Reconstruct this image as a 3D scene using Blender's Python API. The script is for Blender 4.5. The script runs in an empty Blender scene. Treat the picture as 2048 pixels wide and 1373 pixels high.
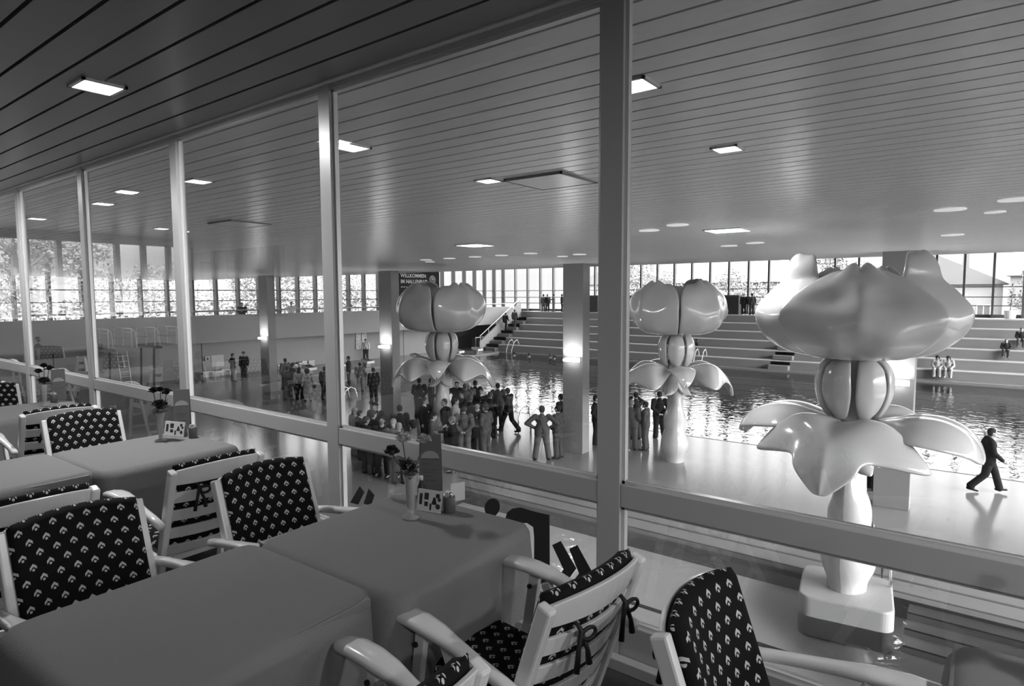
import bpy, math, random
from mathutils import Vector, Matrix, Euler
S = bpy.context.scene
COL = S.collection
R = math.radians
PI = math.pi
random.seed(7)
# ---------------------------------------------------------------- camera
F = 1253.0                                   # focal length in pixels of the 2048 wide frame
CAMZ = 1.7
YAW, PITCH, ROLL = R(37.3), R(4.47), R(-0.25)
cam_d = bpy.data.cameras.new('camera'); cam_d.sensor_width = 36.0; cam_d.lens = F / 2048 * 36
cam_d.clip_start = 0.05; cam_d.clip_end = 500
cam = bpy.data.objects.new('camera', cam_d); COL.objects.link(cam)
CM = Matrix.Rotation(YAW, 3, 'Z') @ Matrix.Rotation(PI / 2 - PITCH, 3, 'X') @ Matrix.Rotation(ROLL, 3, 'Z')
cam.matrix_world = Matrix.Translation((0, 0, CAMZ)) @ CM.to_4x4()
S.camera = cam
S.view_settings.view_transform = 'Standard'; S.view_settings.look = 'None'
S.view_settings.gamma = 1; S.view_settings.use_curve_mapping = False
S.view_settings.exposure = 1.1
S.cycles.max_bounces = 10; S.cycles.diffuse_bounces = 4; S.cycles.glossy_bounces = 4
S.cycles.transparent_max_bounces = 16; S.cycles.caustics_reflective = False; S.cycles.caustics_refractive = False
S.cycles.sample_clamp_indirect = 6
# ---------------------------------------------------------------- sky
SKY, SUNHAZE, ZENITH = .62, 6.5, 5.0
w = bpy.data.worlds.new('overcast_sky'); S.world = w; w.use_nodes = True
nt = w.node_tree; nt.nodes.clear()
o_ = nt.nodes.new('ShaderNodeOutputWorld'); b_ = nt.nodes.new('ShaderNodeBackground')
tc = nt.nodes.new('ShaderNodeTexCoord'); nz = nt.nodes.new('ShaderNodeTexNoise'); rp = nt.nodes.new('ShaderNodeValToRGB')
nz.inputs['Scale'].default_value = 2.0
rp.color_ramp.elements[0].position = .3; rp.color_ramp.elements[0].color = (.86, .86, .86, 1)
rp.color_ramp.elements[1].position = .7; rp.color_ramp.elements[1].color = (1, 1, 1, 1)
nt.links.new(tc.outputs['Generated'], nz.inputs['Vector']); nt.links.new(nz.outputs['Fac'], rp.inputs['Fac'])
nt.links.new(rp.outputs['Color'], b_.inputs['Color']); nt.links.new(b_.outputs[0], o_.inputs[0])
# the sun stands behind the haze on the +X side: the sky there is many times brighter
dp = nt.nodes.new('ShaderNodeVectorMath'); dp.operation = 'DOT_PRODUCT'
sd = Vector((.85, -.12, .5)).normalized(); dp.inputs[1].default_value = sd
nt.links.new(tc.outputs['Generated'], dp.inputs[0])
lo = nt.nodes.new('ShaderNodeMapRange'); lo.interpolation_type = 'SMOOTHSTEP'
lo.inputs['From Min'].default_value = .25; lo.inputs['From Max'].default_value = 1.0
lo.inputs['To Min'].default_value = SKY; lo.inputs['To Max'].default_value = SKY * SUNHAZE
nt.links.new(dp.outputs['Value'], lo.inputs['Value'])
# an overcast sky is much brighter well above the horizon than at it
sz = nt.nodes.new('ShaderNodeSeparateXYZ'); nt.links.new(tc.outputs['Generated'], sz.inputs[0])
zr = nt.nodes.new('ShaderNodeMapRange'); zr.interpolation_type = 'SMOOTHSTEP'
zr.inputs['From Min'].default_value = .025; zr.inputs['From Max'].default_value = .20; zr.inputs['To Min'].default_value = 1.0; zr.inputs['To Max'].default_value = ZENITH
nt.links.new(sz.outputs[2], zr.inputs['Value'])
mu = nt.nodes.new('ShaderNodeMath'); mu.operation = 'MULTIPLY'
nt.links.new(lo.outputs[0], mu.inputs[0]); nt.links.new(zr.outputs[0], mu.inputs[1]); nt.links.new(mu.outputs[0], b_.inputs['Strength'])
# ---------------------------------------------------------------- area lights (ceiling fixtures of hall and restaurant)
def area(name, loc, sx, sy, power, rot=(0, 0, 0)):
    l = bpy.data.lights.new(name, 'AREA'); l.shape = 'RECTANGLE'; l.size = sx; l.size_y = sy; l.energy = power
    o = bpy.data.objects.new(name, l); COL.objects.link(o); o.location = loc; o.rotation_euler = rot
    return o

# ---------------------------------------------------------------- helpers
def ray(x, y):
    return CM @ Vector(((x - 1024) / F, -(y - 686.5) / F, -1))
def P(x, y, z=0.0):                          # point where the line of sight meets a level plane
    d = ray(x, y); t = (z - CAMZ) / d.z
    return Vector((d.x * t, d.y * t, z))
def PY(x, y, Y):
    d = ray(x, y); t = Y / d.y
    return Vector((d.x * t, Y, CAMZ + d.z * t))
def PX(x, y, X):
    d = ray(x, y); t = X / d.x
    return Vector((X, d.y * t, CAMZ + d.z * t))
ZC = 3.0; SLOPE = 0.0200
def ceil_z(Y): return ZC if Y <= 2.5 else ZC - SLOPE * (Y - 2.5)
def PC(x, y):
    d = ray(x, y)
    t = (ZC - CAMZ) / d.z
    if d.y * t > 2.5: t = (ZC + SLOPE * 2.5 - CAMZ) / (d.z + SLOPE * d.y)
    return Vector((d.x * t, d.y * t, CAMZ + d.z * t))

def new_mat(name):
    m = bpy.data.materials.new(name); m.use_nodes = True
    return m, m.node_tree, m.node_tree.nodes['Principled BSDF']
def g3(v): return (v, v, v, 1)
def mat(name, v, rough=.5, spec=.5, noise=0, scale=20, metal=0, coat=0, bump=0):
    m, t, p = new_mat(name)
    p.inputs['Base Color'].default_value = g3(v); p.inputs['Roughness'].default_value = rough
    p.inputs['Specular IOR Level'].default_value = spec; p.inputs['Metallic'].default_value = metal
    p.inputs['Coat Weight'].default_value = coat; p.inputs['Coat Roughness'].default_value = .1
    if noise or bump:
        tc = t.nodes.new('ShaderNodeTexCoord'); n = t.nodes.new('ShaderNodeTexNoise')
        n.inputs['Scale'].default_value = scale; n.inputs['Detail'].default_value = 4
        t.links.new(tc.outputs['Object'], n.inputs['Vector'])
        if noise:
            r = t.nodes.new('ShaderNodeMapRange')
            r.inputs['To Min'].default_value = v * (1 - noise); r.inputs['To Max'].default_value = v * (1 + noise)
            c = t.nodes.new('ShaderNodeCombineColor')
            t.links.new(n.outputs['Fac'], r.inputs['Value'])
            for k in range(3): t.links.new(r.outputs[0], c.inputs[k])
            t.links.new(c.outputs[0], p.inputs['Base Color'])
        if bump:
            b = t.nodes.new('ShaderNodeBump'); b.inputs['Strength'].default_value = bump; b.inputs['Distance'].default_value = .01
            t.links.new(n.outputs['Fac'], b.inputs['Height']); t.links.new(b.outputs[0], p.inputs['Normal'])
    return m
def emit(name, v, s):
    m, t, p = new_mat(name)
    p.inputs['Base Color'].default_value = g3(v); p.inputs['Emission Color'].default_value = g3(1); p.inputs['Emission Strength'].default_value = s
    return m
def glass_mat(name, ior=1.5, tint=.95, double=True):
    m = bpy.data.materials.new(name); m.use_nodes = True; t = m.node_tree; t.nodes.clear()
    out = t.nodes.new('ShaderNodeOutputMaterial'); mx = t.nodes.new('ShaderNodeMixShader')
    tr = t.nodes.new('ShaderNodeBsdfTransparent'); tr.inputs[0].default_value = g3(tint)
    gl = t.nodes.new('ShaderNodeBsdfGlossy'); gl.inputs['Roughness'].default_value = 0.0; gl.inputs['Color'].default_value = g3(1)
    lw = t.nodes.new('ShaderNodeFresnel'); lw.inputs['IOR'].default_value = ior
    fac = lw.outputs[0]
    if double:                                # two faces of the pane: 2R/(1+R)
        a = t.nodes.new('ShaderNodeMath'); a.operation = 'MULTIPLY'; a.inputs[1].default_value = 2
        b = t.nodes.new('ShaderNodeMath'); b.operation = 'ADD'; b.inputs[1].default_value = 1
        c = t.nodes.new('ShaderNodeMath'); c.operation = 'DIVIDE'
        t.links.new(fac, a.inputs[0]); t.links.new(fac, b.inputs[0]); t.links.new(a.outputs[0], c.inputs[0]); t.links.new(b.outputs[0], c.inputs[1])
        fac = c.outputs[0]
    t.links.new(fac, mx.inputs[0]); t.links.new(tr.outputs[0], mx.inputs[1]); t.links.new(gl.outputs[0], mx.inputs[2]); t.links.new(mx.outputs[0], out.inputs[0])
    return m
def water_mat(name, scale, strength, tint):
    m = glass_mat(name, 1.33, tint, False); t = m.node_tree
    tc = t.nodes.new('ShaderNodeTexCoord'); mp = t.nodes.new('ShaderNodeMapping')
    n = t.nodes.new('ShaderNodeTexNoise'); n.inputs['Scale'].default_value = scale; n.inputs['Detail'].default_value = 2; n.inputs['Roughness'].default_value = .45
    n.inputs['Distortion'].default_value = .6
    b = t.nodes.new('ShaderNodeBump'); b.inputs['Strength'].default_value = strength; b.inputs['Distance'].default_value = .1
    t.links.new(tc.outputs['Object'], mp.inputs[0]); t.links.new(mp.outputs[0], n.inputs['Vector']); t.links.new(n.outputs['Fac'], b.inputs['Height'])
    for nd in t.nodes:
        if nd.type in ('BSDF_GLOSSY', 'FRESNEL'): t.links.new(b.outputs[0], nd.inputs['Normal'])
    return m

class MB:
    def __init__(s): s.v = []; s.f = []; s.m = []; s.uv = {}
    def add(s, vs, fs, mi=0, M=None):
        n = len(s.v)
        s.v += [tuple(M @ Vector(v)) if M is not None else tuple(v) for v in vs]
        s.f += [tuple(i + n for i in f) for f in fs]; s.m += [mi] * len(fs)
        return s
    def box(s, a, b, mi=0, M=None):
        x0, y0, z0 = a; x1, y1, z1 = b
        return s.add([(x0, y0, z0), (x1, y0, z0), (x1, y1, z0), (x0, y1, z0), (x0, y0, z1), (x1, y0, z1), (x1, y1, z1), (x0, y1, z1)],
                     [(0, 3, 2, 1), (4, 5, 6, 7), (0, 1, 5, 4), (1, 2, 6, 5), (2, 3, 7, 6), (3, 0, 4, 7)], mi, M)
    def bar(s, p, q, w, h, up=(0, 0, 1), mi=0):    # rectangular bar from p to q
        p = Vector(p); q = Vector(q); d = (q - p); L = d.length; d.normalize()
        u = Vector(up); sx = d.cross(u)
        if sx.length < 1e-4: sx = d.cross(Vector((1, 0, 0)))
        sx.normalize(); uz = sx.cross(d)
        M = Matrix((( d.x, sx.x, uz.x, p.x), (d.y, sx.y, uz.y, p.y), (d.z, sx.z, uz.z, p.z), (0, 0, 0, 1)))
        return s.box((0, -w / 2, -h / 2), (L, w / 2, h / 2), mi, M)
    def tube(s, pts, r, n=8, mi=0, cap=True):
        pts = [Vector(p) for p in pts]; rs = r if isinstance(r, (list, tuple)) else [r] * len(pts)
        vs = []; fs = []; prev = None
        for i, p in enumerate(pts):
            d = (pts[min(i + 1, len(pts) - 1)] - pts[max(i - 1, 0)]).normalized()
            if prev is None: a = d.cross(Vector((0, 0, 1)) if abs(d.z) < .9 else Vector((1, 0, 0))).normalized()
            else:
                a = prev - d * prev.dot(d); a.normalize()
            prev = a; b = d.cross(a)
            for k in range(n):
                t = 2 * PI * k / n; vs.append(p + (a * math.cos(t) + b * math.sin(t)) * rs[i])
        for i in range(len(pts) - 1):
            for k in range(n):
                fs.append((i * n + k, i * n + (k + 1) % n, (i + 1) * n + (k + 1) % n, (i + 1) * n + k))
        if cap: fs += [tuple(range(n))[::-1], tuple((len(pts) - 1) * n + k for k in range(n))]
        return s.add(vs, fs, mi)
    def lathe(s, prof, n=24, mi=0, c=(0, 0, 0), lobes=0, amp=0):
        vs = []; fs = []
        for (r, z) in prof:
            for k in range(n):
                t = 2 * PI * k / n; rr = r * (1 + amp * math.cos(lobes * t))
                vs.append((c[0] + rr * math.cos(t), c[1] + rr * math.sin(t), c[2] + z))
        for i in range(len(prof) - 1):
            for k in range(n):
                fs.append((i * n + k, i * n + (k + 1) % n, (i + 1) * n + (k + 1) % n, (i + 1) * n + k))
        fs += [tuple(range(n))[::-1], tuple((len(prof) - 1) * n + k for k in range(n))]
        return s.add(vs, fs, mi)
    def grid(s, fn, nu, nv, mi=0, uvf=None):
        base = len(s.v); 
        vs = [fn(i / nu, j / nv) for i in range(nu + 1) for j in range(nv + 1)]
        fs = [(i * (nv + 1) + j, (i + 1) * (nv + 1) + j, (i + 1) * (nv + 1) + j + 1, i * (nv + 1) + j + 1) for i in range(nu) for j in range(nv)]
        s.add(vs, fs, mi)
        if uvf:
            for i in range(nu + 1):
                for j in range(nv + 1): s.uv[base + i * (nv + 1) + j] = uvf(i / nu, j / nv)
        return s
    def poly(s, pts, ax, d0, d1, mi=0):      # prism of a 2d outline; ax = 'y' -> (x, d, z), 'x' -> (d, y, z), 'z' -> (x, y, d)
        def q(p, d): return {'y': (p[0], d, p[1]), 'x': (d, p[0], p[1]), 'z': (p[0], p[1], d)}[ax]
        n = len(pts); vs = [q(p, d0) for p in pts] + [q(p, d1) for p in pts]
        fs = [tuple(range(n)), tuple(range(n, 2 * n))[::-1]] + [(i, i + n, (i + 1) % n + n, (i + 1) % n) for i in range(n)]
        return s.add(vs, fs, mi)
    def ell(s, c, r, nu=10, nv=14, mi=0, M=None):
        vs = []; fs = []
        for i in range(nu + 1):
            a = PI * i / nu
            for k in range(nv):
                b = 2 * PI * k / nv
                vs.append((c[0] + r[0] * math.sin(a) * math.cos(b), c[1] + r[1] * math.sin(a) * math.sin(b), c[2] + r[2] * math.cos(a)))
        for i in range(nu):
            for k in range(nv): fs.append((i * nv + k, (i + 1) * nv + k, (i + 1) * nv + (k + 1) % nv, i * nv + (k + 1) % nv))
        return s.add(vs, fs, mi, M)
    def mesh(s, name, mats, smooth=False):
        me = bpy.data.meshes.new(name); me.from_pydata(s.v, [], s.f)
        for m in (mats if isinstance(mats, (list, tuple)) else [mats]): me.materials.append(m)
        for p, mi in zip(me.polygons, s.m): p.material_index = mi; p.use_smooth = smooth
        if s.uv:
            ul = me.uv_layers.new(name='uv')
            for l in me.loops: ul.data[l.index].uv = s.uv.get(l.vertex_index, (0, 0))
        me.update()
        return me
    def build(s, name, mats, parent=None, smooth=False, loc=None, bevel=0, fix=False):
        me = s.mesh(name, mats, smooth)
        if fix:
            import bmesh
            bm = bmesh.new(); bm.from_mesh(me); bmesh.ops.recalc_face_normals(bm, faces=bm.faces); bm.to_mesh(me); bm.free()
        o = bpy.data.objects.new(name, me); COL.objects.link(o)
        if parent is not None: o.parent = parent
        if loc is not None: o.location = loc
        if bevel:
            b = o.modifiers.new('edge', 'BEVEL'); b.width = bevel; b.segments = 2; b.limit_method = 'ANGLE'
        return o
def tag(o, label=None, cat=None, group=None, kind=None):
    if label: o['label'] = label
    if cat: o['category'] = cat
    if group: o['group'] = group
    if kind: o['kind'] = kind
    return o
def empty(name, loc=(0, 0, 0), rz=0, label=None, cat=None, group=None):
    o = bpy.data.objects.new(name, None); COL.objects.link(o); o.location = loc; o.rotation_euler = (0, 0, rz)
    o.empty_display_size = .1
    return tag(o, label, cat, group)
CH = {}
def copy_tree(o, parent=None, label=None, group=None):
    c = o.copy(); COL.objects.link(c); c.parent = parent
    for ch in [x for x in o.children]: copy_tree(ch, c)
    if label: c['label'] = label
    if group: c['group'] = group
    return c
def struct(o): o['kind'] = 'structure'; return o
# ---------------------------------------------------------------- materials
M = {}
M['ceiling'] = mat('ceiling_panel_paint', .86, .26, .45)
M['ceiling_dark'] = mat('restaurant_ceiling_darker', .17, .32, .5)  # same boards as in the hall, given a much darker colour
M['gap'] = mat('ceiling_gap', .03, .8)
M['deck'] = mat('deck_tile', .21, .16, .13, noise=.05, scale=1.5)
M['floor_dark'] = mat('restaurant_carpet', .06, .9, .2, noise=.2, scale=60)
M['plaster'] = mat('pale_plaster', .36, .6, .4, noise=.03, scale=2)
M['wallpanel'] = mat('wall_panel', .30, .5, .4, noise=.04, scale=1.2)
M['dark'] = mat('recess_shade', .035, .8)
M['frame'] = mat('painted_steel_frame', .46, .35, .5)
M['bead'] = mat('aluminium_glazing_bead', .72, .3, .5, metal=.3)
M['mullion'] = mat('dark_mullion', .07, .5)
M['column'] = mat('column_concrete', .25, .5, .4, noise=.04, scale=3)
M['tier'] = mat('tier_tile', .24, .5, .4, noise=.05, scale=3)
M['nosing'] = mat('tier_nosing', .5, .5)
M['stair'] = mat('stair_tile', .22, .5)
M['hatch'] = mat('hatch_frame', .22, .5)
M['pool'] = mat('pool_tile', .78, .4, .5, noise=.04, scale=2)
M['pooldark'] = mat('pool_lane_tile', .06, .5)
M['poolwall'] = mat('pool_wall_tile', .26, .4)
M['glass'] = glass_mat('window_glass', 1.5, .93)
M['farglass'] = glass_mat('hall_window_glass', 1.45, .96, False)
M['water'] = water_mat('pool_water', 2.6, .15, .62)
M['water2'] = water_mat('shallow_pool_water', 2.2, .22, .93)
M['white'] = mat('white_paint', .82, .3, .5)
M['whitegloss'] = mat('white_gloss_lacquer', .50, .16, .5, coat=.3)
M['chrome'] = mat('chrome', .8, .12, .5, metal=1)
M['black'] = mat('black_plastic', .02, .5)
M['lamp'] = emit('lamp_diffuser', .9, 5)
M['biglamp'] = emit('panel_lamp_diffuser', .9, 8)
M['disc'] = emit('round_lamp_diffuser', .6, .25)
M['sconce'] = emit('column_lamp_diffuser', .9, 6)
M['lampframe'] = mat('lamp_frame', .7, .3)
D = -3.65                                    # pool deck level
EDGE = 19.4                                  # the low ceiling ends here, the roof then rises to the far windows
XL, XR, YB = -42.5, 12.0, 54.5

# ---------------------------------------------------------------- restaurant shell
RX0, RX1, RY0, G = -15.3, 7.5, -2.4, 2.48
struct(MB().box((RX0, RY0, -.3), (RX1, G + .12, 0)).build('floor', M['floor_dark']))
# back wall with a window strip near its far corner
m = MB(); m.box((-11.5, RY0 - .15, 0), (RX1, RY0, ZC)); m.box((RX0, RY0 - .15, 0), (-11.5, RY0, 1.25)); m.box((RX0, RY0 - .15, 2.72), (-11.5, RY0, ZC))
struct(m.build('wall_back', M['wallpanel']))
struct(MB().box((RX1, RY0 - .15, -.3), (RX1 + .15, G + .1, ZC)).build('wall_right', M['wallpanel']))
m = MB(); m.box((RX0 - .15, RY0 - .15, -.3), (RX0, G + .1, 1.25)); m.box((RX0 - .15, RY0 - .15, 2.84), (RX0, G + .1, ZC))
struct(m.build('wall_left', M['plaster']))
m = MB()
for k in range(10):
    y = RY0 + k * .545
    m.box((RX0 - .12, y - .045, 1.25), (RX0 + .02, y + .045, 2.84))
wf = struct(m.build('window_1', M['mullion']))
MB().box((RX0 - .07, RY0, 1.25), (RX0 - .06, G, 2.84)).build('pane', M['farglass'], wf)
m = MB()
for x in (-15.2, -14.35, -14.0, -13.3, -12.95, -12.4, -12.15, -11.55): m.box((x - .07, RY0 - .12, 1.25), (x + .07, RY0 + .02, 2.72))
wf = struct(m.build('window_2', M['mullion']))
MB().box((RX0, RY0 - .07, 1.25), (-11.5, RY0 - .06, 2.72)).build('pane', M['farglass'], wf)

# ---------------------------------------------------------------- ceiling of boards running along the glass
SP = .206
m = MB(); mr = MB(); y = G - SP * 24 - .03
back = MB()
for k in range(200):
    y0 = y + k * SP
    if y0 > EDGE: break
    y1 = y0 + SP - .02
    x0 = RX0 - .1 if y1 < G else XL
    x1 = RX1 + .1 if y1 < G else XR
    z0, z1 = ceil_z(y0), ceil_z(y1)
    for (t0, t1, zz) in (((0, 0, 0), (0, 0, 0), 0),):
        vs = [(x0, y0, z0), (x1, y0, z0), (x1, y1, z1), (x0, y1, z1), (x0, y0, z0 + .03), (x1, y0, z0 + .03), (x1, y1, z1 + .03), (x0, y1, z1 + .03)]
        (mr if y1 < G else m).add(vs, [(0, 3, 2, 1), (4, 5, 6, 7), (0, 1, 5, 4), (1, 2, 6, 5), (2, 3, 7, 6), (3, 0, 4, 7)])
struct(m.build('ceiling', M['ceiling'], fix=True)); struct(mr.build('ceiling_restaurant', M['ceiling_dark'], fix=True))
m = MB()
m.add([(RX0 - .2, RY0 - .2, ZC + .035), (RX1 + .2, RY0 - .2, ZC + .035), (RX1 + .2, G, ZC + .035), (RX0 - .2, G, ZC + .035)], [(0, 1, 2, 3)])
m.add([(XL, G, ZC + .035), (XR, G, ZC + .035), (XR, EDGE, ceil_z(EDGE) + .035), (XL, EDGE, ceil_z(EDGE) + .035)], [(0, 1, 2, 3)])
struct(m.build('ceiling_backing', M['gap']))
# the roof beyond the low edge climbs to the tall windows
m = MB(); ze = ceil_z(EDGE)
m.box((XL, EDGE, ze), (XR, EDGE + .1, ze + .3))
m.add([(XL, EDGE + .1, ze + .05), (XR, EDGE + .1, ze + .05), (XR, YB, 7.3), (XL, YB, 7.3)], [(0, 1, 2, 3)])
m.add([(XL, EDGE + .1, ze + .35), (XR, EDGE + .1, ze + .35), (XR, YB + .5, 7.6), (XL, YB + .5, 7.6)], [(0, 3, 2, 1)])
struct(m.build('ceiling_rear', M['ceiling'], fix=False))

# ---------------------------------------------------------------- glass partition between restaurant and hall
POSTX = [-1.343 - 2.015 * k for k in range(-4, 8)]
PW = .115
for x in POSTX:
    if x > RX1 or x < RX0: continue
    o = MB().box((x - PW / 2, G, 0), (x + PW / 2, G + .065, ZC)).build('trim_1', M['frame'], bevel=.004)
    struct(o)
xs = sorted([x for x in POSTX if RX0 < x < RX1])
xs = [RX0] + xs + [RX1]
n = 2
for a, b in zip(xs[:-1], xs[1:]):
    n += 1
    a2, b2 = a + PW / 2, b - PW / 2
    m = MB()
    m.box((a2, G + .004, .74), (b2, G + .065, .845))                 # transom
    m.box((a2, G + .004, 0), (b2, G + .065, .20)); m.box((a2, G + .004, ZC - .035), (b2, G + .065, ZC))
    wo = struct(m.build('window_%d' % n, M['frame'], bevel=.004))
    mb = MB()
    for (z0, z1) in ((.845, ZC - .035), (.20, .74)):
        t = .014
        mb.box((a2, G + .022, z0), (b2, G + .052, z0 + t)); mb.box((a2, G + .022, z1 - t), (b2, G + .052, z1))
        mb.box((a2, G + .022, z0), (a2 + t, G + .052, z1)); mb.box((b2 - t, G + .022, z0), (b2, G + .052, z1))
    mb.build('glazing_bead', M['bead'], wo)
    MB().add([(a2 + .01, G + .035, .85), (b2 - .01, G + .035, .85), (b2 - .01, G + .035, ZC - .04), (a2 + .01, G + .035, ZC - .04)], [(0, 1, 2, 3)]).build('pane', M['glass'], wo)
    MB().add([(a2 + .01, G + .035, .205), (b2 - .01, G + .035, .205), (b2 - .01, G + .035, .735), (a2 + .01, G + .035, .735)], [(0, 1, 2, 3)]).build('pane', M['glass'], wo)
m = MB(); m.box((RX0, G - .05, 0), (RX1, G - .001, .055))
struct(m.build('baseboard_glass', M['frame'], bevel=.004))

# ---------------------------------------------------------------- hall shell
NP = (-11.5, 9.0, 4.5, 12.8)                # shallow pool below the restaurant x0 x1 y0 y1
BP = (-36.0, 9.5, 22.5, 45.3)               # swimming pool
m = MB(); t = D - .6
def slab(x0, x1, y0, y1): m.box((x0, y0, t - .8), (x1, y1, D))
slab(XL, XR, G + .1, NP[2]); slab(XL, NP[0], NP[2], NP[3]); slab(NP[1], XR, NP[2], NP[3]); slab(XL, XR, NP[3], BP[2])
slab(XL, BP[0], BP[2], BP[3]); slab(BP[1], XR, BP[2], BP[3]); slab(XL, XR, BP[3], YB)
struct(m.build('floor_hall', M['deck']))
m = MB(); z = D + .004
for (x0, x1, y0, y1) in ((NP[0] - .6, NP[1] + .6, NP[3] + .52, NP[3] + .60), (NP[0], NP[1], NP[3] - .01, NP[3] + .03), (BP[0], BP[1], BP[2] - .05, BP[2] + .02), (BP[0], BP[1], BP[3] - .02, BP[3] + .1), (BP[0] - .08, BP[0] + .02, BP[2], BP[3])):
    m.box((x0, y0, D), (x1, y1, z))
struct(m.build('trim_2', M['pooldark']))
def pool(name, r, zw, zf, wm, lines):
    x0, x1, y0, y1 = r
    f = MB(); f.box((x0, y0, zf - .1), (x1, y1, zf)); struct(f.build('floor_' + name, M['pool']))
    f = MB()
    f.box((x0 - .02, y0, zf), (x0 + .02, y1, D - .01)); f.box((x1 - .02, y0, zf), (x1 + .02, y1, D - .01)); f.box((x0, y0 - .02, zf), (x1, y0 + .02, D - .01)); f.box((x0, y1 - .02, zf), (x1, y1 + .02, D - .01))
    struct(f.build('wall_' + name, M['poolwall']))
    f = MB()
    for l in lines: f.box((x0 + .5, l - .06, zf), (x1 - .5, l + .06, zf + .004))
    struct(f.build('trim_' + name, M['pooldark']))
    wv = MB().add([(x0, y0, zw), (x1, y0, zw), (x1, y1, zw), (x0, y1, zw)], [(0, 1, 2, 3)]).build('water_' + name, wm)
    struct(wv)
pool('pool', BP, D - .12, D - .65, M['water'], [24 + 2.5 * k for k in range(9)])
pool('shallow_pool', NP, D - .10, D - .46, M['water2'], [10.4])
m = MB()
for k in range(3): m.box((-.9, NP[3] - .42 * (k + 1), D - .46), (NP[1], NP[3] - .42 * k, D - .16 - .10 * k)); m.box((-.9, NP[3] - .42 * (k + 1), D - .16 - .1 * k), (NP[1], NP[3] - .42 * (k + 1) + .05, D - .156 - .1 * k), 1)
struct(m.build('trim_pool_steps', [M['pool'], M['pooldark']]))
# wall under the restaurant, wall beside it, end wall
struct(MB().box((RX0, G + .02, D), (RX1, G + .1, -.3)).build('wall_front', M['plaster']))
m = MB(); m.box((XL, G, D), (RX0, G + .1, 3.2)); m.box((RX1 + .15, G, D), (XR, G + .1, 3.2))
struct(m.build('wall_front_side', M['plaster']))

def window_wall(name, axis, fixed, a0, a1, z0, ztop, step, depth, rails, wide=.14):
    """axis 'y': wall runs along y at x = fixed; axis 'x': along x at y = fixed. depth is signed towards the room"""
    m = MB(); k = 0; a = a0
    d0, d1 = sorted((fixed, fixed + depth))
    while a <= a1 + .01:
        zt = ztop(a)
        if axis == 'y': m.box((d0, a - wide / 2, z0), (d1, a + wide / 2, zt))
        else: m.box((a - wide / 2, d0, z0), (a + wide / 2, d1, zt))
        a += step
    e0, e1 = sorted((fixed, fixed + depth * .25))
    for (zr, h) in rails:
        if axis == 'y': m.box((e0, a0, zr - h / 2), (e1, a1, zr + h / 2))
        else: m.box((a0, e0, zr - h / 2), (a1, e1, zr + h / 2))
    o = struct(m.build(name, M['mullion']))
    p = MB(); zt0, zt1 = ztop(a0), ztop(a1)
    if axis == 'y':
        zm = min(ztop(EDGE), zt0)
        p.add([(fixed, a0, z0), (fixed, EDGE, z0), (fixed, a1, z0), (fixed, a1, zt1), (fixed, EDGE, zm), (fixed, a0, zt0)], [(0, 1, 4, 5), (1, 2, 3, 4)])
    else: p.add([(a0, fixed, z0), (a1, fixed, z0), (a1, fixed, zt1), (a0, fixed, zt0)], [(0, 1, 2, 3)])
    p.build('pane', M['farglass'], o)
    return o
def topz(y): return ceil_z(y) + .02 if y <= EDGE else ze + (7.3 - ze) * (y - EDGE) / (YB - EDGE)
GF = -.55                                    # gallery floor on the left
window_wall('window_20', 'y', XL, G + .3, YB, GF, topz, 1.6, .42, [(GF + .05, .1), (.6, .06), (1.33, .06), (2.05, .06)])
window_wall('window_21', 'x', YB, XL, XR, -.08, lambda x: 7.3, 1.64, -.34, [(.0, .3), (.75, .06), (1.35, .06), (2.05, .06)])
window_wall('window_22', 'y', XR, G + .3, YB, D + .3, topz, 3.2, -.2, [(D + .3, .2), (-.5, .06)])  # unseen glazed side, set close and full height to brighten the hall
m = MB(); m.box((XL - .1, G, D - .5), (XL, YB, GF)); m.box((XL, YB, D - .5), (XR, YB + .1, -.08)); m.box((XR, G, D - .5), (XR + .1, YB, D + .3))
struct(m.build('wall_outer', M['plaster']))
# gallery along the left wall: slab, parapet, wall below
m = MB(); m.box((XL, G + .1, -1.3), (-39.7, YB, GF)); struct(m.build('floor_gallery', M['plaster']))
m = MB(); m.box((-39.7, G + .1, -1.32), (-39.5, 52.0, .42))
struct(m.build('wall_parapet', M['plaster']))
m = MB(); m.box((-41.2, G + .1, D), (-41.0, 41.5, -1.3)); struct(m.build('wall_left_lower', M['wallpanel']))
m = MB()
for y in (12, 20.2, 30.5, 38): m.box((-41.0, y, D), (-40.985, y + .05, -1.32))
struct(m.build('trim_3', M['gap']))
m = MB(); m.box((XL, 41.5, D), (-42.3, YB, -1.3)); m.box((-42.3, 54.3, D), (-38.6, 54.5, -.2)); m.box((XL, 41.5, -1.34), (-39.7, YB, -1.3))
struct(m.build('wall_recess', M['dark']))  # nearly black: the shade of the open recess is put into the colour
# gallery hand rail
m = MB(); m.tube([(-39.6, G + .3, .72), (-39.6, 52, .72)], .03, 6)
for k in range(38): m.tube([(-39.6, 3 + 1.33 * k, .4), (-39.6, 3 + 1.33 * k, .72)], .018, 5)
r_ = m.build('gallery_rail', M['bead']); tag(r_, 'thin pale tube rail on top of the long gallery parapet', 'railing')

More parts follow.
